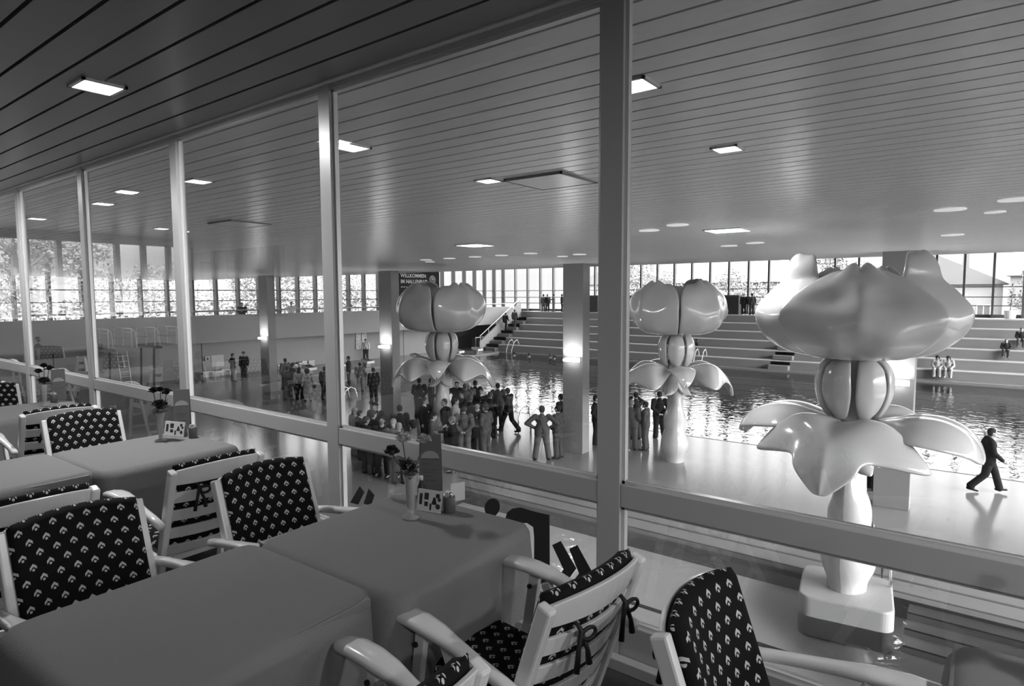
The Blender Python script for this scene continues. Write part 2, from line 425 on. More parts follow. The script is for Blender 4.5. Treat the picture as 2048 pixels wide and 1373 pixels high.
# seating tiers
T0, T1 = BP[3] + 1.0, 52.0; NT = 6; RISE = (-.08 - D) / NT; RUN = (T1 - T0) / (NT - 1)
m = MB()
for k in range(NT):
    y0 = T0 + RUN * k; z1 = D + RISE * (k + 1); y1 = YB if k == NT - 1 else y0 + RUN
    m.box((-38.4, y0, D if k == 0 else z1 - RISE - .1), (XR, max(y1, y0 + .3), z1))
    m.box((-36.9, y0 - .02, z1 - .07), (XR, y0 + .12, z1 + .004), 1)
struct(m.build('floor_seating_tiers', [M['tier'], M['nosing']]))
def aisle(x0, x1):
    m = MB(); k2 = (NT - 1) * 2
    for k in range(k2):
        y0 = T0 - RUN / 2 + RUN * k / 2; z1 = D + RISE * (k + 1) / 2
        m.box((x0, y0, D), (x1, T1 + .1, z1), 0)
    struct(m.build('floor_stairs', M['stair']))
aisle(-38.3, -36.9)
for px in (1562,):
    a = PY(px, 715, 46.5).x; aisle(a - .65, a + .65)
m = MB(); m.poly([(T0 - .9, D), (T1, D), (T1, .75), (T1 - .2, .75), (T0 - .9, D + .85)], 'x', -38.55, -38.4)
struct(m.build('wall_stairs', M['plaster'], fix=True))
m = MB(); m.tube([(-38.45, T0 - .9, D + 1.35), (-38.45, T1 - .1, 1.25)], .045, 6)
for k in range(6):
    f = k / 5; y = T0 - .8 + (T1 - T0 + .6) * f; zz = D + .9 + (.75 - D - .9) * f; m.tube([(-38.45, y, zz - .1), (-38.45, y, zz + .5)], .03, 5)
tag(m.build('stair_rail', M['bead']), 'sloping hand rail on the side wall of the tier stairs', 'railing')

# columns with lamps
for k, nm in enumerate(('behind the largest lotus', 'standing alone past the crowd', 'behind the lotus with the crowd', 'near the diving platforms')):
    x = -1.75 - 9.25 * k
    o = MB().box((-.39, -.22, D), (.39, .22, ceil_z(18) + .02)).build('column', M['column'], loc=(x, 18, 0), bevel=.01)
    tag(o, 'square grey concrete column ' + nm, 'column', kind='structure')
    lt = empty('column_lamp', (x, 17.78, -.5), 0, 'glowing white box lamp on the column ' + nm, 'lamp', 'lamps on the hall columns')
    MB().box((-.26, -.22, -.05), (.26, -.02, .05)).build('diffuser', M['sconce'], lt, bevel=.035)
    MB().box((-.30, -.02, -.08), (.30, 0, .08)).build('back_plate', M['frame'], lt)

# hall lamps in the ceiling
def sqlamp(name, p, s, mt, label, group, thick=.02):
    lt = empty(name, (p.x, p.y, ceil_z(p.y)), 0, label, 'lamp', group)
    MB().box((-s / 2, -s / 2, -.008), (s / 2, s / 2, .01)).build('diffuser', mt, lt)
    f = MB(); w2 = s / 2 + .02
    for (a, b, c, d) in ((-w2, -s / 2, -w2, w2), (s / 2, w2, -w2, w2), (-w2, w2, -w2, -s / 2), (-w2, w2, s / 2, w2)): f.box((a, c, -.014), (b, d, .01))
    f.build('frame', M['lampframe'], lt)
    return lt
sqlamp('ceiling_lamp', PC(195, 172), .21, M['lamp'], 'small square recessed lamp glowing in the dark ceiling over the tables', 'small square ceiling lamps')
near = ['just past the thick post, brightest of its row', 'seen close beside the post over the crowd', 'third along the glass, past a slim post', 'fourth along the glass towards the end', 'last of the row, close to the end of the glass']
for k, (px, py) in enumerate(((1268, 170), (703, 294), (396, 362), (206, 407), (74, 437))):
    sqlamp('ceiling_lamp', PC(px, py), .21, M['lamp'], 'small square hall lamp ' + near[k], 'small square ceiling lamps')
for (px, py, l) in ((1455, 297, 'small square lamp alone in the wide bare ceiling area'), (977, 361, 'small square lamp beside the square ceiling hatch'), (323, 457, 'small faint lamp above the diving platforms')):
    sqlamp('ceiling_lamp', PC(px, py), .19, M['lamp'], l, 'small square ceiling lamps')
for (px, py, l) in ((1455, 461, 'large bright square ceiling panel lamp above the far pool edge'), (950, 491, 'large bright square ceiling panel lamp above the lotus with the crowd')):
    sqlamp('panel_lamp', PC(px, py), .62, M['biglamp'], l, 'large panel lamps')
dl = [(1900, 419, .38), (2033, 399, .38), (1355, 450, .36), (1298, 461, .36), (1905, 470, .36), (1990, 424, .25), (852, 520, .36), (899, 517, .36), (950, 514, .36), (1003, 511, .36), (1061, 507, .36), (1159, 509, .36), (1458, 492, .36), (1510, 486, .36), (1125, 513, .3), (860, 524, .3)]
for (px, py, dia) in dl:
    p = PC(px, py)
    o = MB().lathe([(dia / 2, -.012), (dia / 2, .01)], 20).build('round_ceiling_lamp', M['disc'], loc=(p.x, p.y, ceil_z(p.y)))
    tag(o, 'pale round lamp disc flush in the hall ceiling', 'lamp', 'round lamp discs in the hall ceiling')
# hatches
for (pts, l) in ((((1015, 357), (1122, 345), (1190, 362), (1083, 380)), 'square access hatch outlined in the ceiling near the thick post'), (((420, 446), (497, 441), (540, 448), (462, 453)), 'square access hatch in the ceiling above the reflected windows')):
    c = sum((PC(*q) for q in pts), Vector()) / 4; s_ = .37
    f = MB(); w2 = s_
    for (a, b, c0, d) in ((-w2, -w2 + .02, -w2, w2), (w2 - .02, w2, -w2, w2), (-w2, w2, -w2, -w2 + .02), (-w2, w2, w2 - .02, w2)): f.box((a, c0, -.02), (b, d, .01))
    h = empty('ceiling_hatch', (c.x, c.y, ceil_z(c.y)), 0, l, 'hatch')
    f.build('frame', M['hatch'], h); MB().box((-w2 + .03, -w2 + .03, -.018), (w2 - .03, w2 - .03, 0)).build('panel', M['ceiling'], h)

# daylight helpers: the lamps' light as area lamps at the fixtures
for (px, py) in ((1455, 461), (950, 491)):
    p = PC(px, py); area('panel_lamp_light', (p.x, p.y, ceil_z(p.y) - .03), .6, .6, 60)

for (x, y, shown) in ((-13.0, -1.1, 1), (-8.6, PC(195, 172).y, 1), (PC(195, 172).x, PC(195, 172).y, 0), (2.2, PC(195, 172).y, 1), (2.2, -1.1, 1), (5.2, -1.1, 1), (5.2, 1.0, 1)):
    if shown: sqlamp('ceiling_lamp', Vector((x, y, ZC)), .21, M['lamp'], 'small square recessed lamp in the restaurant ceiling, out over the other tables', 'small square ceiling lamps')
    area('ceiling_lamp_light', (x, y, ZC - .02), .18, .18, 26)
for k in range(4): area('column_lamp_light', (-1.75 - 9.25 * k, 17.45, -.42), .5, .2, 14, (PI, 0, 0))
# ================================================================ restaurant furniture
def uv_pattern_mat(name, base, mark, cell=.044):
    """dark cloth with rows of small pale corner marks, each with a dot (uv in metres)"""
    m, t, p = new_mat(name); N = t.nodes; L = t.links
    p.inputs['Roughness'].default_value = .85; p.inputs['Specular IOR Level'].default_value = .15
    uv = N.new('ShaderNodeUVMap'); uv.uv_map = 'uv'
    sp = N.new('ShaderNodeSeparateXYZ'); L.new(uv.outputs[0], sp.inputs[0])
    def mth(op, a, b=None, c=None):
        n = N.new('ShaderNodeMath'); n.operation = op
        for i, x in enumerate((a, b, c)):
            if x is None: continue
            if isinstance(x, (int, float)): n.inputs[i].default_value = x
            else: L.new(x, n.inputs[i])
        return n.outputs[0]
    u, v = sp.outputs[0], sp.outputs[1]
    cv = mth('DIVIDE', v, cell); row = mth('FLOOR', cv); fv = mth('SUBTRACT', mth('FRACT', cv), .5)
    off = mth('MULTIPLY', mth('MODULO', row, 2.0), .5)
    fu = mth('SUBTRACT', mth('FRACT', mth('ADD', mth('DIVIDE', u, cell * 1.25), off)), .5)
    fu = mth('MULTIPLY', fu, 1.25)
    # corner mark: |fu| + fv close to a constant
    au = mth('ABSOLUTE', fu)
    s1 = mth('ADD', fv, au)
    band = mth('MULTIPLY', mth('GREATER_THAN', s1, .02), mth('LESS_THAN', s1, .26))
    band = mth('MULTIPLY', band, mth('LESS_THAN', au, .26))
    dx = mth('MULTIPLY', fu, fu); dv = mth('ADD', fv, .24); dd = mth('ADD', dx, mth('MULTIPLY', dv, dv))
    dot = mth('LESS_THAN', dd, .010)
    k = mth('MAXIMUM', band, dot)
    mx = N.new('ShaderNodeMix'); mx.data_type = 'RGBA'
    L.new(k, mx.inputs[0]); mx.inputs[6].default_value = g3(base); mx.inputs[7].default_value = g3(mark)
    L.new(mx.outputs[2], p.inputs['Base Color'])
    return m
M['cushion'] = uv_pattern_mat('patterned_cushion_cloth', .008, .55)
M['chairpaint'] = mat('white_chair_lacquer', .78, .25, .5, coat=.2)
M['cloth'] = mat('grey_linen_cloth', .22, .9, .15, noise=.06, scale=220, bump=.25)
M['ribbon'] = mat('black_ribbon', .008, .6)
M['wood'] = mat('table_wood', .2, .5)

def armrest(sy):
    m = MB()
    # plan outline and side curve of the shaped arm; x from back to front
    prof = [(-.31, .600, .018), (-.22, .618, .020), (-.12, .634, .020), (-.02, .650, .026), (.06, .660, .037), (.14, .664, .042), (.22, .660, .042), (.28, .650, .038), (.315, .640, .026), (.328, .634, .010)]
    n = 10; vs = []; fs = []
    for (x, z, w_) in prof:
        for k in range(n):
            a = 2 * PI * k / n; cx, sx = math.cos(a), math.sin(a)
            vs.append((x, sy * .272 + w_ * math.copysign(abs(cx) ** .6, cx), z + .017 * math.copysign(abs(sx) ** .6, sx)))
    for i in range(len(prof) - 1):
        for k in range(n): fs.append((i * n + k, i * n + (k + 1) % n, (i + 1) * n + (k + 1) % n, (i + 1) * n + k))
    fs += [tuple(range(n)), tuple((len(prof) - 1) * n + k for k in range(n))[::-1]]
    return m.add(vs, fs)
def make_chair():
    t = empty('armchair', (0, 0, 0))
    P0 = M['chairpaint']
    topx, topz_, lowx, lowz = -.345, .865, -.150, .30
    def bp(f): return (topx + (lowx - topx) * f, topz_ + (lowz - topz_) * f)
    for sy in (-1, 1):
        armrest(sy).build('armrest', P0, t, smooth=True, fix=True)
        l = MB(); l.bar((.13, sy * .272, .648), (.24, sy * .272, .0), .022, .048, up=(1, 0, 0)); lo = l.build('leg', P0, t, bevel=.005)
        MB().tube([(.150, sy * .272 - sy * .02, .59), (.150, sy * .272 + sy * .018, .59)], .009, 8).build('bolt', M['ribbon'], lo)
        l = MB(); l.bar((.06, sy * .248, .640), (-.27, sy * .248, .0), .022, .045, up=(1, 0, 0)); l.build('leg', P0, t, bevel=.005)
        u = MB(); u.bar((topx, sy * .225, topz_), (lowx, sy * .225, lowz), .034, .05, up=(1, 0, 0)); u.build('back_post', P0, t, bevel=.008)
    # curved slats of the back
    slats = MB()
    for (f0, f1) in ((.00, .135), (.20, .305), (.37, .475), (.54, .645), (.71, .80)):
        nseg = 10; vs = []; fs = []
        for i in range(nseg + 1):
            y = -.21 + .42 * i / nseg; b = -.045 * (1 - (y / .21) ** 2) - .010
            rise = .018 * (1 - (y / .21) ** 2) if f0 == 0 else 0
            for (f, dx) in ((f0, 0), (f0, .016), (f1, .016), (f1, 0)):
                x, z = bp(f); vs.append((x + b + dx, y, z + (rise if f == f0 else 0)))
        for i in range(nseg):
            for k in range(4): fs.append((i * 4 + k, (i + 1) * 4 + k, (i + 1) * 4 + (k + 1) % 4, i * 4 + (k + 1) % 4))
        fs += [(0, 1, 2, 3), tuple(nseg * 4 + k for k in (3, 2, 1, 0))]
        slats.add(vs, fs)
    slats.build('backrest', P0, t, fix=True, bevel=.003)
    s = MB()
    for k in range(6): s.box((-.16 + k * .07, -.215, .385), (-.105 + k * .07, .215, .40))
    s.build('seat', P0, t)
    s = MB()
    for sy in (-1, 1): s.box((-.17, sy * .225 - .012, .355), (.26, sy * .225 + .012, .40))
    s.box((.24, -.225, .355), (.265, .225, .40)); s.box((-.17, -.225, .355), (-.15, .225, .385))
    s.build('seat_frame', P0, t, bevel=.004)
    s = MB(); s.bar((-.22, -.245, .10), (-.22, .245, .10), .02, .03); s.build('stretcher', P0, t); MB().bar((.222, -.27, .11), (.222, .27, .11), .02, .03).build('stretcher', P0, t)
    # cushions: closed pads with cloth pattern
    def pad(name, fn, nu, nv, W, H, th, mt=M['cushion']):
        m = MB()
        def top(u, v):
            e = min(u, 1 - u, v, 1 - v); k = min(1, e / .07); d = th * (math.sqrt(max(0, 1 - (1 - k) ** 2)) * .5 + .06)
            return fn(u, v, d)
        def bot(u, v):
            e = min(u, 1 - u, v, 1 - v); k = min(1, e / .07); d = -th * (math.sqrt(max(0, 1 - (1 - k) ** 2)) * .5 + .06)
            return fn(u, v, d)
        m.grid(top, nu, nv, uvf=lambda u, v: (v * W, u * H)); m.grid(lambda u, v: bot(1 - u, v), nu, nv, uvf=lambda u, v: (v * W, (1 - u) * H))
        # close the rim
        base2 = (nu + 1) * (nv + 1)
        def i1(i, j): return i * (nv + 1) + j
        def i2(i, j): return base2 + (nu - i) * (nv + 1) + j
        for j in range(nv):
            m.f.append((i1(0, j), i1(0, j + 1), i2(0, j + 1), i2(0, j))); m.f.append((i1(nu, j + 1), i1(nu, j), i2(nu, j), i2(nu, j + 1))); m.m += [0, 0]
        for i in range(nu):
            m.f.append((i1(i + 1, 0), i1(i, 0), i2(i, 0), i2(i + 1, 0))); m.f.append((i1(i, nv), i1(i + 1, nv), i2(i + 1, nv), i2(i, nv))); m.m += [0, 0]
        return m.build(name, mt, t, smooth=True, fix=True)
    nx, nz = math.cos(math.atan2(lowx - topx, topz_ - lowz)), math.sin(math.atan2(lowx - topx, topz_ - lowz))
    def backf(u, v, d):                       # u from bottom to top
        y = -.212 + .424 * v; f = .80 - .835 * u
        x, z = bp(f); b = -.045 * (1 - (y / .212) ** 2) + .034
        q = .016 * (1 - (y / .212) ** 2) * u
        return (x + b + nx * d, y, z + nz * d + q)
    cb = pad('back_cushion', backf, 20, 20, .42, .50, .055)
    def seatf(u, v, d): return (-.155 + .42 * u, -.212 + .424 * v, .428 + d)
    pad('seat_cushion', seatf, 14, 14, .42, .42, .05)
    for y in (-.10, .12):
        x, z = bp(.17); x -= .062
        m = MB(); m.tube([(x + .06, y, z + .02), (x + .01, y, z + .014), (x - .006, y, z), (x - .004, y + .01, z - .05), (x - .010, y + .028, z - .11)], [.006, .006, .009, .007, .009], 6)
        m.tube([(x - .006 - .014 * math.sin(q_ / 2), y - .022 + .024 * math.cos(q_), z - .012 + .017 * math.sin(q_)) for q_ in [2 * PI * j / 14 for j in range(15)]], .006, 6)
        m.tube([(x - .004, y, z), (x - .012, y - .02, z - .06), (x - .016, y - .022, z - .10)], [.008, .007, .010], 6)
        m.build('ribbon', M['ribbon'], cb, smooth=True)
    return t
chair0 = make_chair(); used = [False]
def chair(x, y, rz, label):
    t = chair0 if not used[0] else copy_tree(chair0)
    used[0] = True
    t.location = (x, y, 0); t.rotation_euler = (0, 0, rz)
    tag(t, label, 'chair', 'garden chairs at the restaurant tables')

# square tables in pairs with long linen cloths
def cloth_mesh(hx, hy, drop, seed, ymin_cut=None):
    """draped square cloth: flat top, soft rounded edge, hanging sides with folds"""
    rnd = random.Random(seed); ph = [rnd.uniform(0, 6.28) for _ in range(6)]
    m = MB(); N = 96; rings = [(0, 0)]
    prof = [(.0, 0), (.5, 0), (.9, 0), (1, 0)]
    rr = .055; cr = .09
    def outline(a, grow, corner):
        # rounded rectangle outline point in direction parameter a (0..1), uniform along perimeter
        w_, h_ = hx + grow, hy + grow; c = corner + grow
        segs = [(2 * (h_ - c)), c * PI / 2, 2 * (w_ - c), c * PI / 2] * 2; tot = sum(segs); d = a * tot
        k = 0
        while k < 7 and d > segs[k]: d -= segs[k]; k += 1
        f = d / max(segs[k], 1e-6)
        if k == 0: return (w_, -(h_ - c) + d)
        if k == 1: t = f * PI / 2; return (w_ - c + c * math.cos(t), h_ - c + c * math.sin(t))
        if k == 2: return (w_ - c - d, h_)
        if k == 3: t = PI / 2 + f * PI / 2; return (-(w_ - c) + c * math.cos(t), h_ - c + c * math.sin(t))
        if k == 4: return (-w_, h_ - c - d)
        if k == 5: t = PI + f * PI / 2; return (-(w_ - c) + c * math.cos(t), -(h_ - c) + c * math.sin(t))
        if k == 6: return (-(w_ - c) + d, -h_)
        t = 1.5 * PI + f * PI / 2; return (w_ - c + c * math.cos(t), -(h_ - c) + c * math.sin(t))
    levels = []
    for s in (.25, .55, .8, .93): levels.append(('flat', s))
    for k in range(0, 7): levels.append(('round', k / 6 * PI / 2))
    for k in range(1, 13): levels.append(('drop', k / 12))
    vs = [(0, 0, 0)]
    for (kind, q) in levels:
        for i in range(N):
            a = i / N
            x, y = outline(a, -rr, cr)
            if kind == 'flat': vs.append((x * q, y * q, 0)); continue
            x1, y1 = outline(a, 0, cr); dx, dy = x1 - x, y1 - y; L = math.hypot(dx, dy) or 1; dx /= L; dy /= L
            if kind == 'round': vs.append((x + dx * rr * math.sin(q), y + dy * rr * math.sin(q), -rr * (1 - math.cos(q))))
            else:
                fold = (.010 * math.sin(a * 2 * PI * 9 + ph[0]) + .007 * math.sin(a * 2 * PI * 17 + ph[1]) + .005 * math.sin(a * 2 * PI * 29 + ph[2])) * q
                # at the corners the cloth stands out further
                cxn = min(abs(abs(x) - (hx - rr)), 9) ; corner = max(0, 1 - (math.hypot(hx - abs(x), hy - abs(y)) / .22)) 
                g = fold + .045 * corner * q + .012 * q
                vs.append((x + dx * (rr + g), y + dy * (rr + g), -rr - (drop - rr) * q - .004 * math.sin(a * 2 * PI * 5 + ph[3]) * q))
    fs = [(0, 1 + i, 1 + (i + 1) % N) for i in range(N)]
    for l in range(len(levels) - 1):
        b0 = 1 + l * N; b1 = b0 + N
        for i in range(N): fs.append((b0 + i, b1 + i, b1 + (i + 1) % N, b0 + (i + 1) % N))
    m.add(vs, fs)
    return m
def make_table():
    t = empty('square_table')
    MB().box((-.36, -.38, .70), (.36, .38, .730)).build('tabletop', M['wood'], t, bevel=.004)
    for sx in (-1, 1):
        for sy in (-1, 1): MB().bar((sx * .32, sy * .34, .70), (sx * .32, sy * .34, 0), .045, .045, up=(1, 0, 0)).build('leg', M['wood'], t)
    return t
table0 = make_table(); used_t = [False]
clo = {}
def table(x, y, lab, seed):
    t = table0 if not used_t[0] else copy_tree(table0)
    used_t[0] = True; t.location = (x, y, 0)
    tag(t, 'table under the cloth ' + lab, 'table', 'square tables in pairs along the glass')
    m = cloth_mesh(.385 if seed % 2 == 0 else .41, .425, .36, seed)
    c = m.build('tablecloth', M['cloth'], smooth=True, loc=(x + .035 * (seed % 2), y, .741 + .001 * ((seed + 1) % 2 * 3)))
    tag(c, 'grey tablecloth ' + lab, 'tablecloth', 'grey tablecloths')
rows = [(-1.895, 'of the row on the near table'), (-4.21, 'of the second row, with the round-bloom vase'), (-6.5, 'of the third row, with the ashtray'), (-8.8, 'of the fourth table row'), (-11.1, 'of the fifth table row'), (-13.3, 'of the last row by the end windows'), (.32, 'of the cut off corner table')]
for i, (x, l) in enumerate(rows):
    table(x, .885, 'on the aisle half ' + l, 2 * i)
    table(x, 1.685, 'on the glass half ' + l, 2 * i + 1)
# chairs: (x, y, facing, label)
W0 = 'white slatted armchair, '
CHAIRS = [
    (-2.41, 1.62, 0, 'black cushion face behind the table edge, beside the seam'),
    (-2.41, .84, 0, 'widest black cushion face, at the film edge of the big empty table'),
    (-3.40, 1.57, PI, 'seen from behind, slatted back and bow at the second row'),
    (-3.42, .80, PI, 'seen from behind, cut off, at the empty half of the second table'),
    (-1.225, 1.60, PI + R(-6), 'empty seat and bows showing, between vase table and glass'),
    (-1.245, .84, PI + R(-5), 'cut off below, only arm tip and cushion top showing'),
    (-.265, 1.62, 0, 'tall pointed cushion in front of the lotus base, one arm stretched out'),
    (-4.68, 1.62, 0, 'black cushion face above the second table, beside the flower vase'),
    (-4.70, .80, 0, 'at the aisle half of the second table'),
    (-5.72, 1.60, PI, 'top of slatted back just behind another cushion, at the ashtray table'),
    (-5.74, .80, PI, 'arm and back post at the aisle half of the third table'),
    (-7.0, 1.62, 0, 'small cushion at the frame edge behind the ashtray table'),
    (-7.0, .82, 0, 'at the aisle half of the ashtray table'),
    (-8.0, 1.60, PI, 'turned to the fourth table row'), (-8.0, .82, PI, 'at the aisle half of the fourth table row'),
    (-9.3, 1.62, 0, 'backed towards the end wall at the fourth table row'),
    (-10.3, 1.60, PI, 'turned to the fifth table row'), (-11.6, 1.62, 0, 'backed towards the end wall at the fifth table row'),
    (-12.5, 1.6, PI, 'turned to the last table row by the end windows')]
for (x, y, a, l) in CHAIRS: chair(x, y, a, W0 + l)

# ---- things on the tables
TZ = .743
M['petal'] = mat('dark_carnation_petal', .03, .7, .2); M['petal2'] = mat('pale_carnation_petal', .45, .7, .2)
M['stem'] = mat('flower_stem', .06, .6); M['vase'] = mat('milky_vase_glass', .45, .12); M['vase'].node_tree.nodes['Principled BSDF'].inputs['Alpha'].default_value = .55
M['card'] = mat('dark_printed_card', .11, .5); M['cardlight'] = mat('card_print_light', .30, .5); M['paper'] = mat('white_card', .62, .5); M['ink'] = mat('printing_ink', .03, .6)
M['shaker'] = mat('grey_ceramic', .10, .35); M['clear'] = mat('clear_moulded_glass', .6, .05, .9); M['clear'].node_tree.nodes['Principled BSDF'].inputs['Alpha'].default_value = .3
def carnation(r, seed, mt, parent, c):
    rnd = random.Random(seed); m = MB()
    for k in range(46):
        a = rnd.uniform(0, 2 * PI); b = rnd.uniform(-.3, 1.45); rad = r * rnd.uniform(.75, 1.05)
        d = Vector((math.cos(a) * math.cos(b), math.sin(a) * math.cos(b), math.sin(b) * .75))
        s_ = d.cross(Vector((0, 0, 1))); s_.normalize(); u = s_.cross(d); q = Vector(c)
        wv = r * .42
        p0 = q + d * rad * .15; p1 = q + d * rad * .75 - s_ * wv + u * rnd.uniform(-.2, .2) * r; p2 = q + d * rad * rnd.uniform(.95, 1.1); p3 = q + d * rad * .75 + s_ * wv + u * rnd.uniform(-.2, .2) * r
        p4 = q + d * rad * 1.02 - s_ * wv * .5 + u * r * .1; p5 = q + d * rad * 1.02 + s_ * wv * .5 - u * r * .1
        m.add([p0, p1, p4, p2, p5, p3], [(0, 1, 2, 3), (0, 3, 4, 5)])
    m.ell(c, (r * .55, r * .55, r * .45), 6, 8)
    return m.build('blossom', mt, parent)
def vase(x, y, label, heads, seed, h=.19, leafy=True):
    rnd = random.Random(seed)
    v = empty('flower_vase', (x, y, TZ), 0, label, 'vase', 'flower vases on the tables')
    MB().lathe([(.036, 0), (.038, .006), (.012, .014), (.009, .035), (.017, .05), (.024, h * .8), (.031, h), (.028, h), (.022, h * .8), (.014, .055), (.002, .045)], 20).build('vase_body', M['vase'], v, smooth=True)
    MB().ell((0, 0, .028), (.016, .016, .012), 6, 10).build('foot_knob', M['clear'], v, smooth=True)
    for k, (hx, hy, hz, r, mt) in enumerate(heads):
        s = MB(); s.tube([(0, 0, .05), (hx * .25, hy * .25, h + .01), (hx * .75, hy * .75, h + (hz - h) * .55), (hx, hy, hz - .005)], .0028, 6)
        so = s.build('stem', M['stem'], v, smooth=True)
        carnation(r, seed * 10 + k, M[mt], v, (hx, hy, hz))
    lv = MB()
    for k in range(14 if leafy else 8):
        a = rnd.uniform(0, 2 * PI); z0 = rnd.uniform(h - .01, h + .05); L = rnd.uniform(.04, .09)
        c0 = Vector((0, 0, z0)); d = Vector((math.cos(a), math.sin(a), rnd.uniform(-.1, .9))).normalized(); sd_ = d.cross(Vector((0, 0, 1))).normalized() * .012
        pts = [c0, c0 + d * L * .5 + sd_, c0 + d * L + Vector((0, 0, -.012)), c0 + d * L * .5 - sd_]
        lv.add(pts + [p + Vector((0, 0, .0015)) for p in pts], [(0, 1, 2, 3), (4, 7, 6, 5), (0, 4, 5, 1), (1, 5, 6, 2), (2, 6, 7, 3), (3, 7, 4, 0)])
    lv.build('leaves', M['stem'], v)
    return v
# axis of a card towards the camera: rz
def tallcard(x, y, rz, label, h=.285, w=.105):
    o = empty('menu_card', (x, y, TZ), rz, label, 'menu card', 'tall menu cards')
    for s in (-1, 1):
        m = MB(); m.add([(-w / 2, s * .028, 0), (w / 2, s * .028, 0), (w / 2, s * .002, h), (-w / 2, s * .002, h), (-w / 2, s * .0265, 0), (w / 2, s * .0265, 0), (w / 2, s * .0005, h), (-w / 2, s * .0005, h)], [(0, 1, 2, 3), (4, 7, 6, 5), (0, 4, 5, 1), (1, 5, 6, 2), (2, 6, 7, 3), (3, 7, 4, 0)])
        po = m.build('panel', M['card'], o)
    def onface(u, z, d=.0006): return (u, -(.028 - .026 * z / h) - d, z)
    m = MB(); pts = [(w * .42 * math.cos(t), h * .60 + w * .34 * math.sin(t)) for t in [PI * k / 12 for k in range(13)]]
    m.add([onface(*p) for p in pts], [tuple(range(13))]); m.build('arch_print', M['cardlight'], po)
    m = MB()
    for (z0, a, b) in ((.58, -.4, .4), (.50, -.36, -.0), (.40, -.36, .34), (.36, -.36, .2), (.30, -.3, .1), (.22, -.2, .3)):
        m.add([onface(w * a, h * z0, .001), onface(w * b, h * z0, .001), onface(w * b, h * z0 + .0018, .001), onface(w * a, h * z0 + .0018, .001)], [(0, 1, 2, 3)])
    m.build('print_lines', M['ink'], po)
    return o
def picture_card(x, y, rz, label, w=.125, h=.095):
    o = empty('picture_card', (x, y, TZ), rz, label, 'card', 'white picture cards')
    for s in (-1, 1):
        m = MB(); M4 = Matrix.Translation((0, s * .02, 0)) @ Matrix.Rotation(s * R(11), 4, 'X')
        m.box((-w / 2, -.0008, 0), (w / 2, .0008, h), 0, M4); po = m.build('panel', M['paper'], o, bevel=.0006)
        if s == -1:
            m = MB()
            for (u0, u1, z0, z1) in ((-.22, -.04, .55, .86), (-.2, -.05, .25, .46), (-.42, -.3, .3, .8), (.02, .1, .1, .4)):
                m.box((w * u0, -.0012, h * z0), (w * u1, -.0009, h * z1), 0, M4)
            for (cx, cz, r) in ((.20, .52, .010), (.16, .44, .008), (.24, .44, .008), (.20, .62, .008), (.33, .78, .011), (.36, .30, .012), (.40, .62, .009)):
                m.add([tuple(M4 @ Vector((w * cx + r * math.cos(2 * PI * k / 10), -.0012, h * cz + r * math.sin(2 * PI * k / 10)))) for k in range(10)], [tuple(range(10))])
            m.build('floral_print', M['ink'], po)
    return o
def shaker(x, y, rz, label):
    o = empty('cutlery_shaker', (x, y, TZ), rz, label, 'condiment holder', 'grey condiment holders')
    MB().lathe([(.024, 0), (.0265, .003), (.0265, .068), (.025, .072), (.022, .072), (.022, .03)], 24).build('cup', M['shaker'], o, smooth=True)
    m = MB()
    for k in range(5):
        m.box((-.018 + k * .0075, -.014, .02), (-.0135 + k * .0075, .014, .092 - .003 * abs(k - 1)), 0)
    m.build('sugar_sachet', M['paper'], o)
    MB().lathe([(.012, .03), (.012, .082), (.010, .088), (.002, .090)], 14, c=(.006, -.004, 0)).build('chrome_top', M['chrome'], o, smooth=True)
    return o
def ashtray(x, y, label):
    o = MB().lathe([(.045, 0), (.058, .004), (.066, .034), (.062, .036), (.054, .010), (.040, .007), (.001, .006)], 20, lobes=10, amp=.025).build('ashtray', M['clear'], smooth=True, loc=(x, y, TZ))
    tag(o, label, 'ashtray', 'glass ashtrays')
def at(px, py): p = P(px, py, TZ); return p.x, p.y
x, y = at(822, 1036); vase(x, y, 'slim glass vase with dark carnations, one big bloom bending down', [(-.075, -.035, .285, .036, 'petal'), (-.055, .01, .335, .036, 'petal2'), (.03, .05, .335, .034, 'petal2'), (-.005, -.01, .225, .036, 'petal')], 3)
x, y = at(806, 996); ashtray(x, y, 'clear glass ashtray behind the slim vase with the bending carnation')
x, y = at(862, 985); tallcard(x, y, R(34), 'tall dark menu card with a pale arch by the bending carnation')
x, y = at(862, 1022); picture_card(x, y, R(12), 'white picture card with dark floral print beside the slim vase, right before the shaker of the first table'.replace('right before the shaker of the first table', 'on the near table'))
x, y = at(899, 1024); shaker(x, y, R(30), 'grey holder with sachets next to the picture card on the near table')
x, y = at(916, 1002); o = MB().box((-.035, -.001, 0), (.035, .001, .085)).build('napkin_card', M['paper'], loc=(x, y, TZ)); o.rotation_euler = (0, 0, R(65)); tag(o, 'plain white card leaning behind the grey holder of the vase table', 'card')
x, y = at(843, 996); b = empty('sauce_bottle', (x, y, TZ), 0, 'small dark bottle between the slim vase and the tall menu card', 'bottle')
MB().lathe([(.017, 0), (.018, .004), (.018, .055), (.008, .078), (.008, .085)], 16).build('bottle_body', M['black'], b, smooth=True)
MB().lathe([(.0095, .085), (.0095, .105)], 14).build('cap', M['paper'], b, smooth=True)
x, y = at(322, 882); vase(x, y, 'glass vase with round dark blooms and thick leaves on the second table', [(-.055, -.01, .33, .034, 'petal'), (-.02, .02, .335, .03, 'petal'), (.045, .03, .325, .036, 'petal'), (0, 0, .24, .05, 'petal')], 5)
x, y = at(366, 858); tallcard(x, y, R(55), 'tall menu card with a pale arch behind the second table shaker')
x, y = at(352, 872); picture_card(x, y, R(20), 'white picture card with dark print on the second table', .17, .10)
x, y = at(386, 876); shaker(x, y, R(30), 'grey holder with sachets on the second table')
